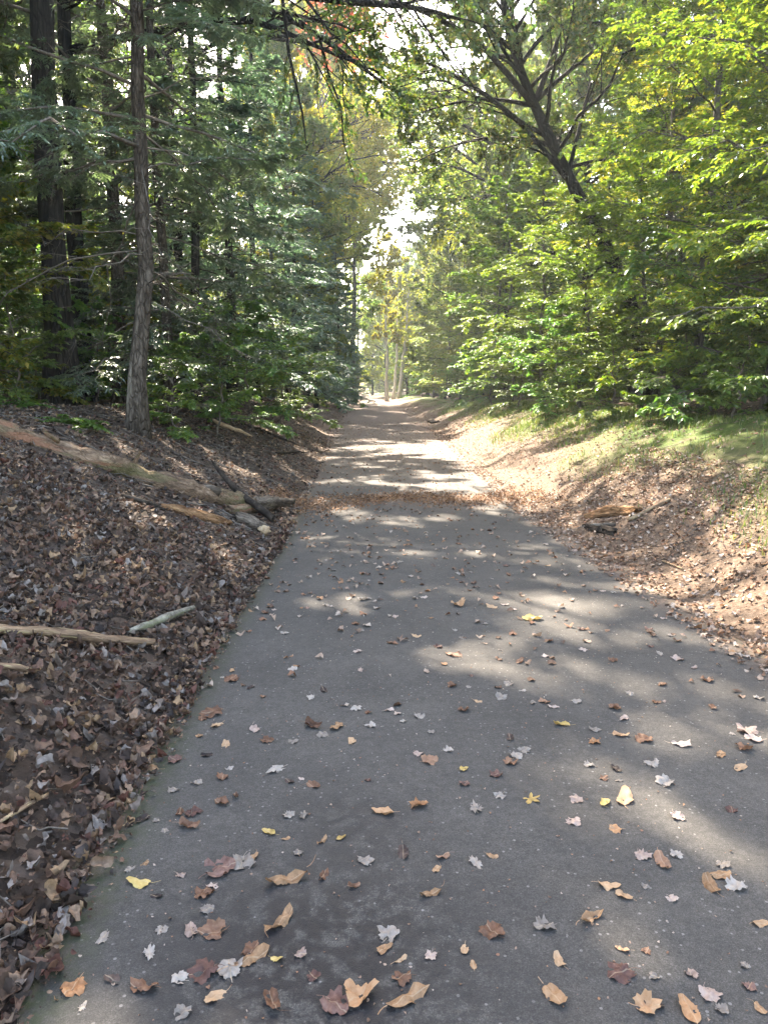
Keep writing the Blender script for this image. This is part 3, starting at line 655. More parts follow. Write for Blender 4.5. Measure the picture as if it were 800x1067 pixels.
# gaps in the crowns through which the sun reaches the path and the litter bank
SD = np.array([math.sin(SUN_AZ) * math.cos(SUN_EL), math.cos(SUN_AZ) * math.cos(SUN_EL), math.sin(SUN_EL)])
def open_gaps(spots):
    rg = np.random.default_rng(4)
    S = [(G(q[0], q[1]) if len(q) == 3 else world(q[0], q[1], q[2]), q[-1]) for q in spots]
    for o, x, y, z, rz, sx, sz in CROWNS:
        hit = []
        for P0, r in S:
            d = SD[:2] / np.linalg.norm(SD[:2]); v = np.array([x, y]) - P0[:2]; t = np.clip(v @ d, 0, 26)
            if np.linalg.norm(v - d * t) < 6.5 and not (r > .75 and o.data == p_over['crown']): hit.append((P0, r))
        if not hit: continue
        me = o.data; n = len(me.vertices); co = np.empty(n * 3, np.float32); me.vertices.foreach_get('co', co); co = co.reshape(-1, 4, 3)
        c = co.mean(1); c, s = c * np.array([sx, sx, sz]), None
        W = np.stack([x + c[:, 0] * math.cos(rz) - c[:, 1] * math.sin(rz), y + c[:, 0] * math.sin(rz) + c[:, 1] * math.cos(rz), z + c[:, 2]], 1)
        keep = np.ones(len(W), bool)
        for P0, r in hit:
            v = W - P0; t = v @ SD; dist = np.linalg.norm(v - t[:, None] * SD, axis=1)
            q = v - t[:, None] * SD; phi = np.arctan2(q @ np.array([math.cos(SUN_AZ), -math.sin(SUN_AZ), 0]), q[:, 2])
            lim = r * (1 + .3 * np.sin(3 * phi + 9 * r + P0[1]) + .2 * np.sin(5 * phi + P0[0] * 7)) * rg.uniform(.75, 1.2, len(W))
            keep &= ~((t > 1. + (r > .75) * .6) & (dist < lim) & (rg.random(len(W)) < .975))
        if keep.all(): continue
        co = co[keep]; i = np.arange(len(co))[:, None] * 4
        m2 = mesh_np(me.name, co.reshape(-1, 3), np.concatenate([i + np.array([[0, 2, 1]]), i + np.array([[0, 3, 2]])]))
        m2.materials.append(o.material_slots[0].material); o.data = m2
open_gaps([(240, 375, 16, .9), (285, 392, 20, 1.), (120, 120, 11, .8), (230, 210, 15, 1.), (300, 250, 26, 1.4), (330, 330, 38, 1.4), (85, 190, 11.5, .8), (40, 330, 18, 1.4), (15, 250, 20, 1.4), (185, 300, 20, 1.), (205, 80, 14, 1.), (265, 140, 20, 1.2), (100, 40, 12, .9), (330, 170, 30, 1.3), (170, 390, 13, .8), (280, 330, 24, 1.2), (140, 230, 10.9, .8), (350, 180, 50, 1.8), (340, 120, 56, 1.8), (375, 150, 58, 1.8), (365, 220, 60, 1.6), (410, 340, 97, 2.2), (325, 110, 46, 1.5),
           (545, 635, .46), (510, 692, .34), (628, 826, .34), (355, 632, .24), (575, 655, .3), (700, 770, .2), (200, 492, .3), (235, 487, .34), (258, 494, .25), (150, 537, .22), (185, 470, .2), (250, 452, .3), (70, 560, .16), (120, 600, .14),
           (800, 560, .5), (760, 600, .4), (720, 500, .6), (780, 470, .6), (660, 480, .7), (790, 640, .3), (640, 455, .6), (700, 455, .5), (600, 470, .6)])

# ------------------------------------------------------------------ logs and branches on the banks
def stick_mesh(nm, pts, rads, sides=10, seg=None, rough=.12, seed=1):
    rg = np.random.default_rng(seed)
    P = np.array(pts, float); d = np.concatenate([[0], np.cumsum(np.linalg.norm(np.diff(P, axis=0), axis=1))])
    n = seg or max(8, int(d[-1] / .06)); q = np.linspace(0, d[-1], n)
    Q = np.stack([np.interp(q, d, P[:, i]) for i in range(3)], 1); r = np.interp(q, d, rads)
    for _ in range(2): Q[1:-1] = (Q[:-2] + 2 * Q[1:-1] + Q[2:]) / 4
    w = rg.normal(size=(n, 3)); w = np.cumsum(w, 0) - np.linspace(0, 1, n)[:, None] * w.sum(0); Q += w * np.mean(rads) * .11
    V, F4, C = tubes(Q[None], r[None], sides)
    V = V.reshape(n, sides, 3); prof = 1 + rough * rg.normal(size=(1, sides)) * .8 + rough * rg.normal(size=(n, sides)) * .55
    cen = V.mean(1, keepdims=True); V = cen + (V - cen) * prof[..., None]
    V[0] += (Q[0] - Q[1]) / max(np.linalg.norm(Q[1] - Q[0]), 1e-6) * (rg.uniform(-.6, 1, (sides, 1)) * r[0])
    V[-1] += (Q[-1] - Q[-2]) / max(np.linalg.norm(Q[-1] - Q[-2]), 1e-6) * (rg.uniform(-.6, 1.2, (sides, 1)) * r[-1])
    return V.reshape(-1, 3), F4, C
def aligned(nm, V, F4, C, axis):
    """mesh whose local Z runs along the stick, plus its place and turn"""
    q = Vector(axis).to_track_quat('Z', 'Y'); Rm = np.array(q.to_matrix())
    c = np.array([V[:, 0].mean(), V[:, 1].mean(), V[:, 2].mean()])
    return mesh_np(nm, (V - c) @ Rm, C, F4, True), c, q
def lying(nm, px_pts, rads, mat, label, cat, lift=.55, seed=1, sides=10, rough=.12, group=None):
    P = np.array([G(a, b) for a, b in px_pts])
    d = np.concatenate([[0], np.cumsum(np.linalg.norm(np.diff(P, axis=0), axis=1))]); q = np.linspace(0, d[-1], max(5, int(d[-1] / .25)))
    X_ = np.interp(q, d, P[:, 0]); Y_ = np.interp(q, d, P[:, 1]); r = np.interp(q, d, rads)
    hz = np.maximum(H(X_, Y_), np.interp(q, d, P[:, 2]) - .03) + r * lift + np.where(X_ < 0, .028, .008)
    V, F4, C = stick_mesh(nm, np.stack([X_, Y_, hz], 1), r, sides, None, rough, seed)
    me, c, qt = aligned(nm, V, F4, C, (X_[-1] - X_[0], Y_[-1] - Y_[0], hz[-1] - hz[0]))
    o = obj(nm, me, mat, None, c); o.rotation_euler = qt.to_euler(); LOGQ[o.name] = (c, qt)
    tag(o, label, cat, group); return o
LOGQ = {}
def child_stick(parent, nm, pts, rads, mat, seed, sides=7, rough=.1):
    V, F4, C = stick_mesh(nm, pts, rads, sides, None, rough, seed)
    me, c, qt = aligned(nm, V, F4, C, np.array(pts[-1], float) - np.array(pts[0], float))
    pc, pq = LOGQ[parent.name]; o = obj(nm, me, mat, parent)
    o.location = pq.inverted() @ Vector(c - pc); o.rotation_euler = (pq.inverted() @ qt).to_euler(); return o
bl = lying('fallen_log', [(-90, 431), (0, 456), (50, 468), (105, 489), (150, 501), (200, 516), (262, 533)], [.115, .12, .122, .118, .112, .105, .085], M['log'],
           'long mossy fallen log sloping down the litter bank to the path edge', 'log', .78, seed=4, sides=26, rough=.085)
p = G(262, 533); q = G(300, 527)
child_stick(bl, 'splintered_end', [(p[0] - .1, p[1] - .02, p[2] + .10), (p[0] + .18, p[1] + .06, p[2] + .10), (q[0] + .08, q[1], q[2] + .07)], [.075, .06, .03], M['log_grey'], 8, 10, .3)
p = G(140, 497)
child_stick(bl, 'branch_stub', [(p[0], p[1], p[2] + .14), (p[0] + .10, p[1] - .08, p[2] + .27)], [.028, .016], M['log'], 9)
p = G(60, 471)
child_stick(bl, 'branch_stub', [(p[0], p[1], p[2] + .1), (p[0] - .06, p[1] - .15, p[2] + .22)], [.03, .02], M['log'], 29)
p = G(215, 520)
child_stick(bl, 'peeling_bark', [(p[0] - .28, p[1] - .08, p[2] + .12), (p[0] + .12, p[1] - .02, p[2] + .10)], [.05, .055], M['log_grey'], 30, 12, .3)
lying('broken_branch', [(285, 548), (262, 538), (238, 520), (222, 504)], [.05, .05, .04, .015], M['wood_dark'], 'dark broken branch slanting across the lower end of the fallen log', 'branch', 1., seed=5)
# lift the upper end of that branch off the ground, over the log
o = bpy.data.objects['broken_branch']; n_ = len(o.data.vertices); co = np.empty(n_ * 3, np.float32); o.data.vertices.foreach_get('co', co); co = co.reshape(-1, 3)
c_, q_ = LOGQ['broken_branch']; Rm = np.array(q_.to_matrix()); W_ = co @ Rm.T
t_ = (W_[:, 0].max() - W_[:, 0]) / (W_[:, 0].max() - W_[:, 0].min()); W_[:, 2] += .24 * t_ ** 1.1; o.data.vertices.foreach_set('co', (W_ @ Rm).astype(np.float32).ravel()); o.data.update()
lying('split_log', [(168, 531), (195, 538), (222, 546), (240, 548)], [.02, .045, .05, .022], M['wood_orange'], 'split orange wood slab lying below the fallen log', 'log', .35, seed=6, sides=13, rough=.34)
lying('dead_branch', [(128, 521), (150, 529), (172, 536)], [.02, .028, .015], M['wood_dark'], 'short dark stick below the fallen log, left of the orange slab', 'branch', .8, seed=7)
ch = lying('log_chunk', [(248, 545), (258, 550), (272, 557)], [.06, .072, .065], M['log_grey'], 'short pale grey log chunk with a broken face at the path edge', 'log', .6, seed=10, sides=14, rough=.14)
p = G(275, 558); child_stick(ch, 'broken_face', [(p[0] - .03, p[1] + .0, p[2] + .05), (p[0] + .03, p[1] - .03, p[2] + .045)], [.062, .05], M['wood_pale'], 11, 12, .2)
lying('log_piece', [(240, 537), (262, 536), (290, 531)], [.05, .055, .04], M['log'], 'brown log piece against the splintered end of the fallen log', 'log', .5, seed=12)
b1 = lying('fallen_branch', [(-60, 662), (0, 667), (30, 666), (70, 671), (118, 676), (160, 677)], [.02, .022, .023, .026, .025, .018], M['wood_tan'], 'bare tan branch lying across the litter near the frame edge', 'branch', .6, seed=13, rough=.26)
lying('fallen_branch', [(134, 664), (155, 659), (178, 649), (201, 640)], [.013, .022, .022, .016], M['wood_lichen'], 'short lichen-spotted branch touching the end of the bare tan branch', 'branch', .6, seed=14, rough=.26)
lying('fallen_branch', [(-30, 700), (0, 704), (22, 706), (38, 709)], [.014, .015, .014, .008], M['wood_tan'], 'small reddish stick just below the bare tan branch', 'branch', .8, seed=15)
b2 = lying('dead_branch', [(252, 444), (270, 449), (290, 458), (314, 467)], [.025, .035, .03, .012], M['wood_dark'], 'thin dark branch on the bank past the slender hemlock', 'branch', .9, seed=16)
lying('dead_branch', [(222, 440), (234, 448), (262, 457)], [.03, .05, .02], M['wood_pale'], 'pale sunlit branch beside the thin dark one up the bank', 'branch', .7, seed=17)
lying('dead_branch', [(288, 474), (305, 473), (322, 472)], [.02, .022, .015], M['wood_dark'], 'short dark stick lower down than the thin dark branch', 'branch', .7, seed=18)
lying('dead_branch', [(0, 868), (18, 858), (50, 838)], [.006, .008, .006], M['wood_tan'], 'curved brown twig in the nearest litter', 'branch', 1., seed=28)
# right verge
lying('bark_slab', [(610, 541), (635, 538), (664, 536)], [.025, .06, .035], M['wood_orange'], 'orange-brown bark slab on the grassy verge', 'log', .3, seed=19, sides=13, rough=.36)
rl = lying('rotten_log', [(607, 549), (622, 554), (640, 557)], [.012, .04, .035], M['wood_dark'], 'dark rotten log chunk by the path in front of the orange bark slab', 'log', .4, seed=20, sides=12, rough=.32)
p = G(628, 553); child_stick(rl, 'pale_top', [(p[0] - .12, p[1], p[2] + .065), (p[0] + .1, p[1] - .02, p[2] + .06)], [.018, .022], M['log_grey'], 21, 7, .3)
lying('stick', [(655, 545), (676, 534), (697, 524)], [.022, .02, .018], M['wood_tan'], 'straight pale stick slanting up the grass beside the bark slab', 'branch', .9, seed=22)
lying('stick', [(708, 535), (722, 529)], [.012, .01], M['wood_tan'], 'shorter stick in the grass past the straight pale one', 'branch', .9, seed=23)
lying('rotten_log', [(446, 440), (452, 441), (457, 440)], [.06, .11, .06], M['wood_dark'], 'small black stump-like chunk on the far sunny verge', 'log', .5, seed=24, rough=.25)
lying('stick', [(690, 586), (712, 596)], [.008, .006], M['wood_tan'], 'tiny twig in the dry litter of the verge', 'branch', 1., seed=25)

# ferns by the stout trunk
def fern(px, py, sc, label, seed):
    rg = np.random.default_rng(seed); p = G(px, py)
    n = 9; az = np.arange(n) * 2 * PI / n + rg.normal(size=n) * .2; el = rg.uniform(.3, .8, n)
    D = np.stack([np.cos(az) * np.cos(el), np.sin(az) * np.cos(el), np.sin(el)], 1)
    P = grow(np.zeros((n, 3)), D, rg.uniform(.35, .6, n) * sc, 8, .5, rg, .03)
    e = bpy.data.objects.new('fern_plant', None); COL.objects.link(e); e.location = p; tag(e, label, 'fern', 'ferns on the litter bank')
    a = Acc(); v, q_, c = tubes(P, np.full((n, 8), .004), 4); a.add(v, q_, c); obj('stem', a.mesh('stem'), M['fern'], e)
    a = Acc(); v, f = leaves(P, 44, 1.3, .085 * sc, .24, rg, .1, True, .12, .1, .5); a.add(v, None, f); obj('frond', a.mesh('frond'), M['fern'], e)
fern(84, 446, 1., 'green fern clump on the bank above the fallen log', 1)
fern(68, 442, .8, 'smaller fern behind the clump above the fallen log', 2)
fern(30, 424, .9, 'fern at the frame edge below the stout trunk', 3)

# ------------------------------------------------------------------ fallen leaves
def outline(kind, th):
    c = np.cos(th); s = np.sin(th)
    if kind == 'lobed':
        r = .5 * (.68 + .32 * np.abs(np.cos(2.5 * th)) ** .9) * (1 + .09 * np.cos(15 * th + 1)); r *= 1 - .12 * (c < -.6)
    elif kind == 'star': r = .52 * (.3 + .7 * np.abs(np.cos(2.5 * th)) ** 1.6)
    elif kind == 'oak': r = 1 / np.sqrt((c / .52) ** 2 + (s / .27) ** 2) * (1 + .2 * np.cos(11 * th))
    elif kind == 'narrow': r = 1 / np.sqrt((c / .55) ** 2 + (s / .17) ** 2)
    else: r = 1 / np.sqrt((c / .5) ** 2 + (s / .3) ** 2) * (1 + .1 * np.maximum(c, 0) ** 8) * (1 + .02 * np.cos(22 * th))
    return r
def leaf_shape(kind, seed, nth, rings, curl, cup, crumple, stem=True):
    rg = np.random.default_rng(seed)
    th = np.arange(nth) * 2 * PI / nth
    ph0 = rg.uniform(0, 6.28, 3)
    r = outline(kind, th + .18 * np.sin(th + ph0[2])) * (1 + rg.normal(size=nth) * .05) * (1 + .14 * np.sin(th + ph0[0]) + .09 * np.sin(3 * th + ph0[1]))
    rr = np.concatenate([[0.]] + [np.full(nth, q) for q in np.linspace(1 / rings, 1, rings)])
    tt = np.concatenate([[0.]] + [th] * rings); ro = np.concatenate([[0.]] + [r] * rings)
    x = np.sin(tt) * rr * ro; y = np.cos(tt) * rr * ro
    ph = rg.uniform(0, 6.28, 8)
    z = curl * 1.7 * x * x + cup * 1.2 * y * y - .03 * np.abs(x) ** .5 * 0 + crumple * (.10 * np.sin(9 * x + 5 * y + ph[0]) + .07 * np.sin(13 * y - 7 * x + ph[1]) + .05 * np.sin(21 * x + ph[2])) + crumple * rr * rg.normal(size=len(x)) * .03
    a = np.clip(curl, -1.3, 1.3) * .8; xx = x * np.cos(a * np.abs(x) * 2.4) ; x = xx
    z += rg.normal() * .12 * x * y * 4 * crumple
    V = np.stack([x, y, z], 1)
    T = [[0, 1 + i, 1 + (i + 1) % nth] for i in range(nth)]
    for k in range(rings - 1):
        for i in range(nth):
            a0 = 1 + k * nth + i; b0 = 1 + k * nth + (i + 1) % nth; T += [[a0, a0 + nth, b0], [b0, a0 + nth, b0 + nth]]
    V[:, 1:2] *= 1
    if stem:
        m = len(V); y0 = -ro[1 + nth // 2] if False else -float(outline(kind, np.array([PI]))[0]) * .95
        q = np.linspace(0, 1, 4); b = rg.normal() * .15
        st = np.stack([b * q ** 2, y0 - .32 * q, cup * 1.2 * y0 ** 2 + .05 * q], 1)
        w = np.array([[.012, 0, 0]])
        V = np.concatenate([V, st - w, st + w])
        for i in range(3): T += [[m + i, m + 4 + i, m + 5 + i], [m + i, m + 5 + i, m + 1 + i]]
    V[:, 2] -= np.percentile(V[:, 2], 6)
    return V, np.array(T)
def dry(name, cols, back=None):
    t = NT(name)
    oi = t.n('ObjectInfo').outputs['Random']
    tc = t.n('TexCoord').outputs['Object']
    nz = t.n('TexNoise', i_Scale=55., i_Detail=5., i_Roughness=.7); t.l(tc, nz.inputs['Vector'])
    f = t.math('ADD', t.math('MULTIPLY', nz.outputs[0], .7), t.math('MULTIPLY', oi, .35))
    c = t.ramp(f, [(.25 + .5 * i / (len(cols) - 1), q) for i, q in enumerate(cols)])
    # midrib
    sx = t.n('SeparateXYZ'); t.l(tc, sx.inputs[0])
    rib = t.math('LESS_THAN', t.math('ABSOLUTE', sx.outputs[0]), .0012)
    c = t.mix(t.math('MULTIPLY', rib, .35), c, (.5, .4, .28))
    b = t.bump(nz.outputs[0], .5, .003)
    d = t.principled(c, .62, b, .3)
    tr = t.n('BsdfTranslucent'); t.l(c, tr.inputs[0])
    m = t.n('MixShader', i_Fac=.18); t.l(d, m.inputs[1]); t.l(tr.outputs[0], m.inputs[2])
    return t.out(m.outputs[0])
D = {
 'yellow': dry('yellow dead leaf', [(.24, .14, .05), (.45, .32, .11), (.60, .48, .2)]),
 'tan': dry('tan dead leaf', [(.17, .09, .045), (.34, .21, .12), (.47, .32, .20)]),
 'grey': dry('grey dead leaf', [(.14, .122, .106), (.26, .23, .203), (.40, .365, .33)]),
 'brown': dry('brown dead leaf', [(.07, .035, .022), (.18, .095, .06), (.32, .19, .125)]),
 'dark': dry('dark dead leaf', [(.016, .012, .011), (.045, .032, .03), (.10, .07, .06)]),
 'maroon': dry('maroon dead leaf', [(.06, .030, .026), (.13, .068, .056), (.24, .15, .125)]),
 'orange': dry('orange dead leaf', [(.22, .10, .045), (.40, .22, .115), (.50, .33, .20)]),
 'pink': dry('pinkish dead leaf', [(.20, .145, .12), (.36, .275, .24), (.50, .42, .37)]),
}
# kind: colour, outline, curl, cup, crumple, adjective
KINDS = {
 'y': ('yellow', 'ovate', .9, .35, .5, 'yellow curled oval'), 's': ('yellow', 'star', .1, .1, .4, 'pale yellow star-shaped'),
 't': ('tan', 'ovate', .5, .3, .6, 'tan oval'), 'c': ('tan', 'narrow', 1.4, .7, .9, 'long curled tan'),
 'g': ('grey', 'lobed', .3, -.1, .8, 'grey crumpled lobed'), 'w': ('grey', 'oak', .3, .1, .8, 'whitish crumpled'),
 'b': ('brown', 'lobed', .4, .3, .8, 'brown lobed'), 'u': ('brown', 'ovate', 1.1, .5, .8, 'brown boat-curled'),
 'd': ('dark', 'ovate', .8, .2, .6, 'dark shrivelled'), 'm': ('maroon', 'lobed', .3, .2, .8, 'maroon lobed'),
 'o': ('orange', 'ovate', .5, .3, .6, 'orange'), 'O': ('orange', 'lobed', .5, .2, .8, 'orange-brown crumpled'),
 'p': ('pink', 'ovate', .3, .2, .7, 'pinkish'), 'P': ('pink', 'lobed', .3, .1, .7, 'pale pink lobed'),
}
_LM = {}
def leaf_mesh(kind, var, size):
    key = (kind, var, round(size, 2))
    if key not in _LM:
        col, out_, curl, cup, cr, adj = KINDS[kind]
        sgn = 1 if (var % 3) else -.6
        V, T = leaf_shape(out_, 100 + 17 * var + ord(kind), 30, 4, curl * sgn * (1 + .25 * (var % 2)), cup * (1.3 if var % 2 else .7), cr)
        V[:, 2] *= .78
        me = mesh_np('leaf', V * round(size, 2), T, None, True); me.materials.append(D[col]); _LM[key] = me
    return _LM[key]
SHORT = dict(y='yellow', s='star-shaped', t='tan', c='long curled', g='grey', w='whitish', b='brown', u='boat-curled', d='shrivelled', m='maroon', o='orange', O='crumpled', p='pinkish', P='pale pink')
LIST = """220,747,b,26 226,760,t,16 327,762,u,22 350,763,t,20 324,732,g,11 265,764,p,16 277,777,b,17 306,779,g,12 367,778,t,14 387,761,g,14
183,796,m,18 216,792,d,11 232,815,b,16 240,806,g,10 288,808,w,20 180,829,g,14 327,826,u,17 231,842,b,16 302,821,d,12 399,852,o,22 198,867,u,22
200,852,m,20 163,860,g,10 172,871,g,10 150,858,d,18 301,857,g,15 317,856,w,15 282,875,y,16 298,881,t,10 336,883,c,15 356,880,y,12 311,895,g,12
382,905,g,20 189,917,p,13 230,914,m,40 252,907,g,27 298,925,c,42 146,926,y,27 151,906,t,11 135,911,w,13 212,937,b,24 217,954,g,16 164,941,d,13
168,976,g,13 107,985,w,17 156,1000,w,19 292,970,c,40 222,980,b,28 187,1026,g,21 215,1020,m,36 240,1020,g,30 259,1011,c,42 288,1008,y,17 77,1035,O,28
148,1036,u,33 117,1028,d,20 225,1046,t,24 284,1052,u,32 87,1055,w,11 327,1027,m,17 375,1047,O,40 350,1058,m,36 190,1064,g,22 405,982,g,25 400,999,t,17
420,1029,b,22 417,1011,c,17 425,1052,c,50 448,1005,P,17 448,940,c,25 484,998,t,14 512,980,b,29 455,913,t,13 461,901,u,15 513,899,t,13 495,907,w,20
420,895,d,22 447,800,b,21 435,792,P,11 466,788,g,13 483,807,y,13 437,846,O,22 495,849,w,20 553,839,s,19 521,835,g,14 600,839,P,17 598,863,P,17
630,842,y,19 652,839,o,27 642,870,O,16 705,856,P,16 531,774,d,14 547,787,g,15 586,759,y,17 620,779,O,13 620,765,g,14 647,771,o,17 670,775,b,22
708,780,p,18 680,801,g,18 691,821,g,20 640,806,d,14 645,818,w,9 750,790,t,14 771,804,t,18 776,784,b,20 777,765,P,26 787,774,P,18 762,850,m,15
668,899,P,18 691,907,u,24 704,897,g,15 751,908,g,17 740,930,t,27 766,931,g,24 634,931,t,22 649,943,t,17 672,932,g,11 615,965,c,31 582,1011,t,21
575,1046,t,33 648,1024,m,31 649,999,t,16 673,1001,b,11 719,1025,P,15 791,971,t,17 776,1015,g,10 672,1061,O,31 717,1063,o,34 752,1063,g,18 790,1061,t,17
478,633,O,19 511,635,t,15 471,686,u,17 555,648,y,21 380,627,w,15 241,711,b,20 306,701,g,12 262,720,d,10 600,735,g,13 575,741,p,12 640,742,b,14
555,737,w,10 530,716,g,12 497,736,t,10 449,768,g,9 405,744,p,11 420,757,g,9 735,712,b,15 705,690,P,14 762,682,t,12 742,740,u,12 790,730,g,12"""
items = []
for tok in LIST.split():
    a = tok.split(','); items.append((float(a[0]), float(a[1]), a[2], float(a[3]), True))
rg = np.random.default_rng(77)
LITK = 'ggggwpPPbbbtttumd'
for y0, y1, n in ((560, 640, 44), (640, 720, 38), (720, 830, 30), (830, 1060, 18)):
    k = 0
    while k < n:
        py = rg.uniform(y0, y1); px = rg.uniform(60, 800)
        if rg.random() < .5:
            q = items[rg.integers(0, len(items))]; px, py = q[0] + rg.normal() * 22, q[1] + rg.normal() * 12
            if not y0 < py < y1: continue
        p = G(px, py)
        if not (eL(p[1]) + .04 < p[0] < eR(p[1]) - .02): continue
        if any((px - i[0]) ** 2 + (py - i[1]) ** 2 < 9 ** 2 for i in items): continue
        kd = LITK[rg.integers(0, len(LITK))]
        # apparent size from a real 2.5-6.5 cm leaf
        items.append((px, py, kd, float(rg.uniform(.03, .07)) * F / (p[1] * math.cos(PITCH) + (CAM_H - p[2]) * math.sin(PITCH)), False)); k += 1
pos2 = np.array([[i[0], i[1]] for i in items])
cand = []
for n, (px, py, kd, sp, big) in enumerate(items):
    p = G(px, py)
    depth = p[1] * math.cos(PITCH) + (CAM_H - p[2]) * math.sin(PITCH)
    size = min(.2, max(.02, 1.0 * sp * depth / F))
    d = ((pos2 - pos2[n]) * np.array([1, 1.6])); dist = np.hypot(d[:, 0], d[:, 1]); dist[n] = 1e9
    nb = np.argsort(dist)[:3]
    j = nb[0]; dx, dy = pos2[j] - pos2[n]
    rel = ('right of' if dx < 0 else 'left of') if abs(dx) > abs(dy) * 1.3 else ('beyond' if dy > 0 else 'in front of')
    a_, b_, c_ = [SHORT[items[q][2]] for q in nb]
    sz = 'large ' if size > .1 else ('tiny ' if size < .038 else '')
    cand.append((px, py, kd, size, p, [f'{sz}{KINDS[kd][5]} leaf {rel} a {a_} one, near a {b_} one', f'{sz}{KINDS[kd][5]} leaf {rel} a {a_} one, by {b_} and {c_} ones']))
from collections import Counter
c1 = Counter(c[5][0] for c in cand)
rgl = np.random.default_rng(5)
for n, (px, py, kd, size, p, lb) in enumerate(cand):
    label = lb[0] if c1[lb[0]] == 1 else lb[1]
    if len(label.split()) > 16: label = lb[0]
    var = n % 5
    size = round(size, 2); me = leaf_mesh(kd, int(rgl.integers(0, 9)), size)
    o = bpy.data.objects.new('fallen_leaf', me); COL.objects.link(o)
    x, y = p[0], p[1]
    inside = eL(y) < x < eR(y)
    z = float(PZ(x, y)) if inside else float(H(x, y)) + .012
    o.location = (x, y, z + .001); o.rotation_euler = (rgl.normal() * .1, rgl.normal() * .1, rgl.uniform(0, 6.28))
    if kd == 'c': o.rotation_euler = (0, 0, rgl.choice([-1.0, -.6, 1.9]))
    tag(o, label, 'leaf', 'fallen leaves on the asphalt')

# the rest of the litter: nobody could count it
def batch_leaves(X, Y, size, tilt, seed, zoff=.01, res=(9, 1), kinds=('ovate', 'lobed', 'narrow', 'oak'), cf=1.):
    rg = np.random.default_rng(seed); a = Acc()
    vs = []
    for i in range(10):
        k = kinds[i % len(kinds)]
        vs.append(leaf_shape(k, 300 + i, *res, cf * [.6, -.4, 1.2, .3][i % 4], cf * [.6, .2, 1.1, -.4][(i // 2) % 4], 1.1, False))
    pick = rg.integers(0, 10, len(X)); Zb = np.where((X > eL(Y)) & (X < eR(Y)), PZ(X, Y), H(X, Y))
    for i in range(10):
        m = pick == i; n = m.sum()
        if not n: continue
        V, T = vs[i]
        yaw = rg.uniform(0, 2 * PI, n); tx = rg.normal(size=n) * tilt; ty = rg.normal(size=n) * tilt
        s = size[m]
        v = V[None] * s[:, None, None] * np.stack([np.ones(n), np.ones(n), np.ones(n)], 1)[:, None]
        x, y, z = v[..., 0], v[..., 1], v[..., 2]
        c, sn = np.cos(tx)[:, None], np.sin(tx)[:, None]; y, z = y * c - z * sn, y * sn + z * c
        c, sn = np.cos(ty)[:, None], np.sin(ty)[:, None]; x, z = x * c - z * sn, x * sn + z * c
        c, sn = np.cos(yaw)[:, None], np.sin(yaw)[:, None]; x, y = x * c - y * sn, x * sn + y * c
        z = z - z.min(1, keepdims=True) * .7
        W = np.stack([x + X[m][:, None], y + Y[m][:, None], z + Zb[m][:, None] + zoff * rg.random(n)[:, None]], -1)
        Tt = T[None] + (np.arange(n) * len(V))[:, None, None]
        a.add(W.reshape(-1, 3), None, Tt.reshape(-1, 3))
    return a
def litter_mat(name, cols):
    t = NT(name); r = t.n('NewGeometry').outputs['Random Per Island']
    c = t.ramp(r, [(i / len(cols), q) for i, q in enumerate(cols)], 'CONSTANT')
    nz = t.noise(60, 5, .7, t.pos()); c = t.mix(.65, c, t.ramp(nz, [(.3, (.45, .42, .4)), (.7, (1.3, 1.3, 1.3))]), 'MULTIPLY')
    d = t.principled(c, .68, t.bump(nz, .5, .004), .25)
    tr = t.n('BsdfTranslucent'); t.l(c, tr.inputs[0])
    m = t.n('MixShader', i_Fac=.15); t.l(d, m.inputs[1]); t.l(tr.outputs[0], m.inputs[2])
    return t.out(m.outputs[0])
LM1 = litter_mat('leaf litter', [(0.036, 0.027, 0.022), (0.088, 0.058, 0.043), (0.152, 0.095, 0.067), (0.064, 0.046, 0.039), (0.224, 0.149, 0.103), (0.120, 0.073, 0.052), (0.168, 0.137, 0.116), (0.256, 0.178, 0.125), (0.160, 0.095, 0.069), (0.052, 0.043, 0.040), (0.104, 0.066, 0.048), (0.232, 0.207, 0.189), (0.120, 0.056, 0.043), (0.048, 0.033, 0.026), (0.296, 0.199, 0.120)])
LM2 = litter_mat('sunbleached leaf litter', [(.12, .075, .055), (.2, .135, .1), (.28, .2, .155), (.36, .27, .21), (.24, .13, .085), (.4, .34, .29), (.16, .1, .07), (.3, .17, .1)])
rg = np.random.default_rng(21)
def strip(n, side, y0, y1, d0, d1, pw=1., dpow=1.):
    y = y0 + (y1 - y0) * rg.random(n) ** pw; d = d0 + (d1 - d0) * rg.random(n) ** dpow
    return ((eL(y) - d) if side < 0 else (eR(y) + d)), y
X_, Y_ = [np.concatenate(q) for q in zip(strip(11500, -1, 1.0, 6.5, -.03, 3.2, 1.2), strip(900, -1, 1.2, 9, -.09, .06))]
sz = rg.uniform(.026, .074, len(X_)) * np.where(rg.random(len(X_)) < .06, 1.4, 1)
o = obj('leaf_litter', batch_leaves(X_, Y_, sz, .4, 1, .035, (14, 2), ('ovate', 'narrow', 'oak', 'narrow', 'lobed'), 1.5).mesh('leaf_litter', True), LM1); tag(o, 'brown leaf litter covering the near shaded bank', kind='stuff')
X_, Y_ = [np.concatenate(q) for q in zip(strip(26000, -1, 1.0, 7.5, -.05, 3.4, 1.2), strip(1500, -1, 1.2, 9, -.12, .05))]
o = obj('litter_crumbs', batch_leaves(X_, Y_, rg.uniform(.008, .028, len(X_)), .5, 9, .03, (7, 1), ('narrow', 'oak', 'narrow')).mesh('litter_crumbs'), LM1); tag(o, 'crumbled leaf bits between the litter leaves', kind='stuff')
n = 2600; y = 1.3 + 9 * rg.random(n) ** 1.2; x = eL(y) + (eR(y) - eL(y)) * rg.random(n)
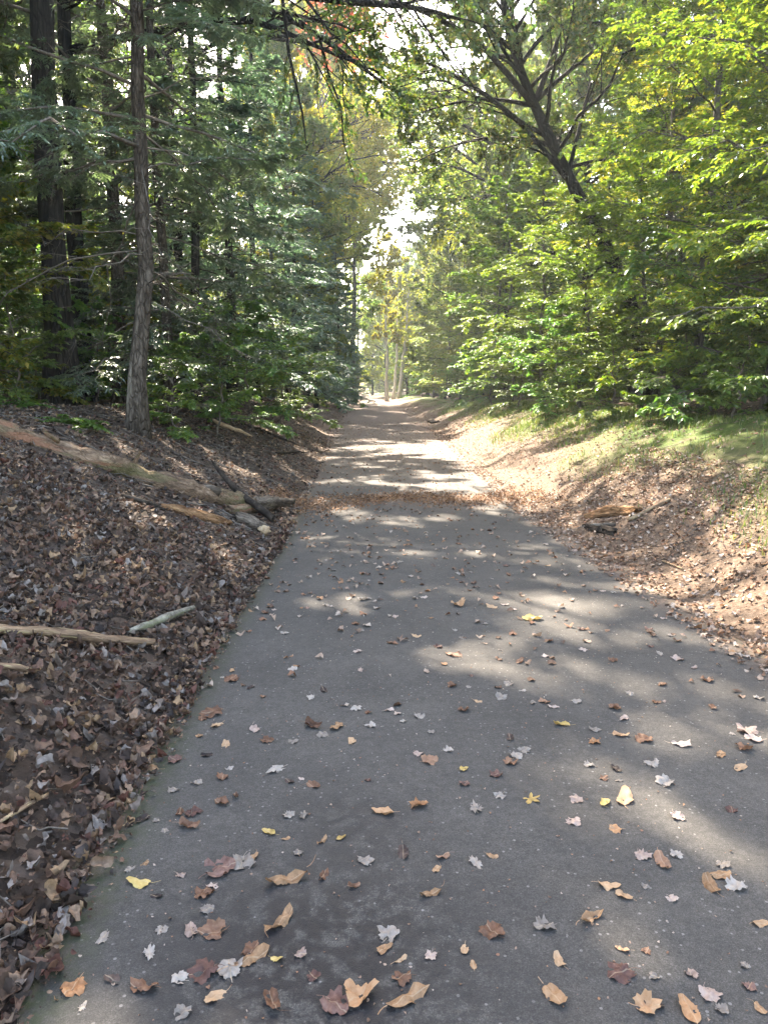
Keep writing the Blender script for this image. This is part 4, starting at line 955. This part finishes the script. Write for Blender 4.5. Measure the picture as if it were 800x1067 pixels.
o = obj('leaf_crumbs', batch_leaves(x, y, rg.uniform(.004, .013, n), .25, 10, .003, (7, 1)).mesh('leaf_crumbs'), LM2); tag(o, 'tiny leaf crumbs sprinkled over the asphalt', kind='stuff')
a_ = [strip(15000, -1, 6.5, 24, -.1, 4.6, 1.4), strip(2600, -1, 24, 60, -.3, 4), strip(2500, -1, 6, 30, 4.5, 14)]
X_ = np.concatenate([q[0] for q in a_]); Y_ = np.concatenate([q[1] for q in a_])
sz = rg.uniform(.026, .074, len(X_)) * np.where(Y_ > 24, 1.3, 1)
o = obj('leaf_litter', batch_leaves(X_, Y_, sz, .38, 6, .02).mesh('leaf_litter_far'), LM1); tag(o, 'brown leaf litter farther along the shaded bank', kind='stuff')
a_ = [strip(7000, 1, 3.2, 11, -.05, 1.9, 1, .8), strip(7000, 1, 11, 32, -.15, 2.6), strip(1800, 1, 30, 70, -.3, 3.), strip(1500, 1, 3.2, 16, -.22, .12), strip(2500, 1, 4, 24, 1.6, 5)]
X_ = np.concatenate([q[0] for q in a_]); Y_ = np.concatenate([q[1] for q in a_])
sz = rg.uniform(.02, .06, len(X_)) * np.where(Y_ > 24, 1.4, 1)
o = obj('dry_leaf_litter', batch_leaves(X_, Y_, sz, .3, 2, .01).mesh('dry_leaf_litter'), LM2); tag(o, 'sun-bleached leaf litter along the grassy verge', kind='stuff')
# far fallen leaves on the path, and the drift that lies across it
n = 2900; y = 3.6 + 36 * rg.random(n) ** 1.35; y = y[rg.random(n) < np.clip((y - 3.4) / 3, .12, 1)]; n = len(y); x = eL(y) + (eR(y) - eL(y)) * rg.random(n)
o = obj('scattered_leaves', batch_leaves(x, y, rg.uniform(.03, .07, n), .12, 3, .004).mesh('scattered_leaves'), LM2); tag(o, 'small leaves scattered over the far path', kind='stuff')
n = 5000; x = rg.uniform(-1.6, 2.4, n); y = 10.9 + .25 * np.sin(x * 1.2) + rg.normal(size=n) * .28 * (1 + .5 * np.abs(x - .4)) * (.7 + .6 * np.sin(x * 2.3) ** 2) + .2 * np.sin(x * 3.1 + 1)
o = obj('leaf_drift', batch_leaves(x, y, rg.uniform(.02, .055, n), .4, 4, .03, (9, 1), ('narrow', 'narrow', 'ovate', 'oak')).mesh('leaf_drift'),
        litter_mat('russet drift', [(.15, .08, .045), (.27, .14, .075), (.36, .21, .12), (.22, .13, .08), (.30, .165, .085), (.12, .065, .04)])); tag(o, 'russet drift of needles and leaf scraps across the path', kind='stuff')
# twigs in the litter
def twigs(n, side, y0, y1, d0, d1, ln, r, seed):
    global rg
    x, y = strip(n, side, y0, y1, d0, d1, 1.3); l = rg.uniform(ln * .4, ln * 1.5, n); az = rg.uniform(0, 2 * PI, n)
    s = np.linspace(-.5, .5, 4); X = x[:, None] + np.cos(az)[:, None] * l[:, None] * s + rg.normal(size=(n, 4)) * l[:, None] * .05
    Y = y[:, None] + np.sin(az)[:, None] * l[:, None] * s + rg.normal(size=(n, 4)) * l[:, None] * .05
    Z = H(X, Y) + .012 + rg.random((n, 1)) * .03 + rg.normal(size=(n, 4)) * .006
    return tubes(np.stack([X, Y, Z], -1), np.repeat(rg.uniform(.4, 1.3, (n, 1)) * r, 4, 1) * np.array([[1, .95, .8, .5]]), 4)
a = Acc(); 
for q in (twigs(520, -1, 1.2, 8, .0, 3.2, .16, .0035, 1), twigs(500, -1, 8, 24, 0, 4.5, .35, .007, 2), twigs(160, 1, 4, 20, .1, 2.6, .22, .004, 3)): a.add(q[0], q[1])
o = obj('twig_litter', a.mesh('twig_litter'), M['twig']); tag(o, 'thin dead twigs lying in the leaf litter', kind='stuff')
# gravel grains on the asphalt
# grass on the right bank
rg = np.random.default_rng(31)
n = 105000; x, y = strip(n, 1, 5.5, 45, .75, 3.6, 1.5)
dd = x - eR(y) - .35 * np.sin(y * .9)
nzv = .5 + .17 * bumps(x * .9, y * .8) + .13 * bumps(x * 2.7 + 3, y * 2.2)
keep = rg.random(n) < np.clip((nzv - .27) * 1.7, 0, .9) * np.clip((dd - .8) / 1.6, .02, 1) * np.clip((3.9 - dd) / .8, 0, 1)
x, y = x[keep], y[keep]; n = len(x)
z = H(x, y); h = rg.uniform(.035, .10, n) * np.where(y > 18, 1.5, 1); az = rg.uniform(0, 6.28, n); w = rg.uniform(.002, .004, n) * np.where(y > 14, 1.9, 1.2); ben = rg.uniform(.3, 1.1, n) * h
bx, by = np.cos(az), np.sin(az); px_, py_ = -by * w, bx * w
V = np.stack([np.stack([x - px_, y - py_, z - .005], -1), np.stack([x + px_, y + py_, z - .005], -1),
              np.stack([x + bx * ben * .3 + px_ * .8, y + by * ben * .3 + py_ * .8, z + h * .6], -1), np.stack([x + bx * ben * .3 - px_ * .8, y + by * ben * .3 - py_ * .8, z + h * .6], -1),
              np.stack([x + bx * ben, y + by * ben, z + h], -1)], 1)
i = np.arange(n)[:, None] * 5
T = np.concatenate([i + np.array([[0, 1, 2]]), i + np.array([[0, 2, 3]]), i + np.array([[3, 2, 4]])])
o = obj('grass', mesh_np('grass', V.reshape(-1, 3), T), M['grass']); tag(o, 'short grass growing on the sunny bank', kind='stuff')

# ------------------------------------------------------------------ light, sky, camera
w = bpy.data.worlds.new('World'); SC.world = w; w.use_nodes = True
nt = w.node_tree; bg = nt.nodes['Background']; sky = nt.nodes.new('ShaderNodeTexSky')
sky.sky_type = 'NISHITA'; sky.sun_disc = False; sky.sun_elevation = SUN_EL; sky.sun_rotation = SUN_AZ
sky.air_density = 1.0; sky.dust_density = 2.0; sky.ozone_density = 1.0
nt.links.new(sky.outputs[0], bg.inputs[0]); bg.inputs[1].default_value = .12
sl = bpy.data.lights.new('sun', 'SUN'); sl.energy = 3.8; sl.angle = R(.6); sl.color = (1, .965, .93)
so = bpy.data.objects.new('sun', sl); COL.objects.link(so)
sd = Vector((math.sin(SUN_AZ) * math.cos(SUN_EL), math.cos(SUN_AZ) * math.cos(SUN_EL), math.sin(SUN_EL)))
so.rotation_euler = sd.to_track_quat('Z', 'Y').to_euler(); so.location = sd * 60
cam = bpy.data.cameras.new('camera'); co = bpy.data.objects.new('camera', cam); COL.objects.link(co)
cam.sensor_fit = 'HORIZONTAL'; cam.sensor_width = 36; cam.lens = 36; cam.clip_start = .05; cam.clip_end = 2000
co.location = (0, 0, CAM_H); co.rotation_euler = (PI / 2 - PITCH, 0, 0); SC.camera = co
SC.view_settings.view_transform = 'Standard'; SC.view_settings.look = 'None'; SC.view_settings.gamma = 1; SC.view_settings.use_curve_mapping = False
SC.view_settings.exposure = 3.45
SC.view_settings.use_white_balance = True; SC.view_settings.white_balance_temperature = 8200; SC.view_settings.white_balance_tint = 12
# thin haze over the woods, added partly to stand in for lens glare
def haze():
    x0, x1, y0, y1, z0, z1 = -175, 175, -45, 430, -3, 40
    V = [(x, y, z) for z in (z0, z1) for y in (y0, y1) for x in (x0, x1)]
    Q = [(0, 2, 3, 1), (4, 5, 7, 6), (0, 1, 5, 4), (2, 6, 7, 3), (0, 4, 6, 2), (1, 3, 7, 5)]
    me = mesh_np('haze', np.array(V, float), None, np.array(Q))
    t = NT('haze'); v = t.n('VolumePrincipled'); v.inputs['Density'].default_value = HAZE; v.inputs['Color'].default_value = (.82, .92, 1, 1); v.inputs['Anisotropy'].default_value = .3
    o_ = t.n('OutputMaterial'); t.l(v.outputs[0], o_.inputs['Volume'])
    tag(obj('haze', me, t.m), kind='stuff')
HAZE = .0007
haze()
cy = SC.cycles
cy.max_bounces = 8; cy.diffuse_bounces = 4; cy.glossy_bounces = 2; cy.transmission_bounces = 4; cy.volume_bounces = 1
cy.sample_clamp_indirect = 6; cy.use_denoising = True; cy.caustics_reflective = False; cy.caustics_refractive = False
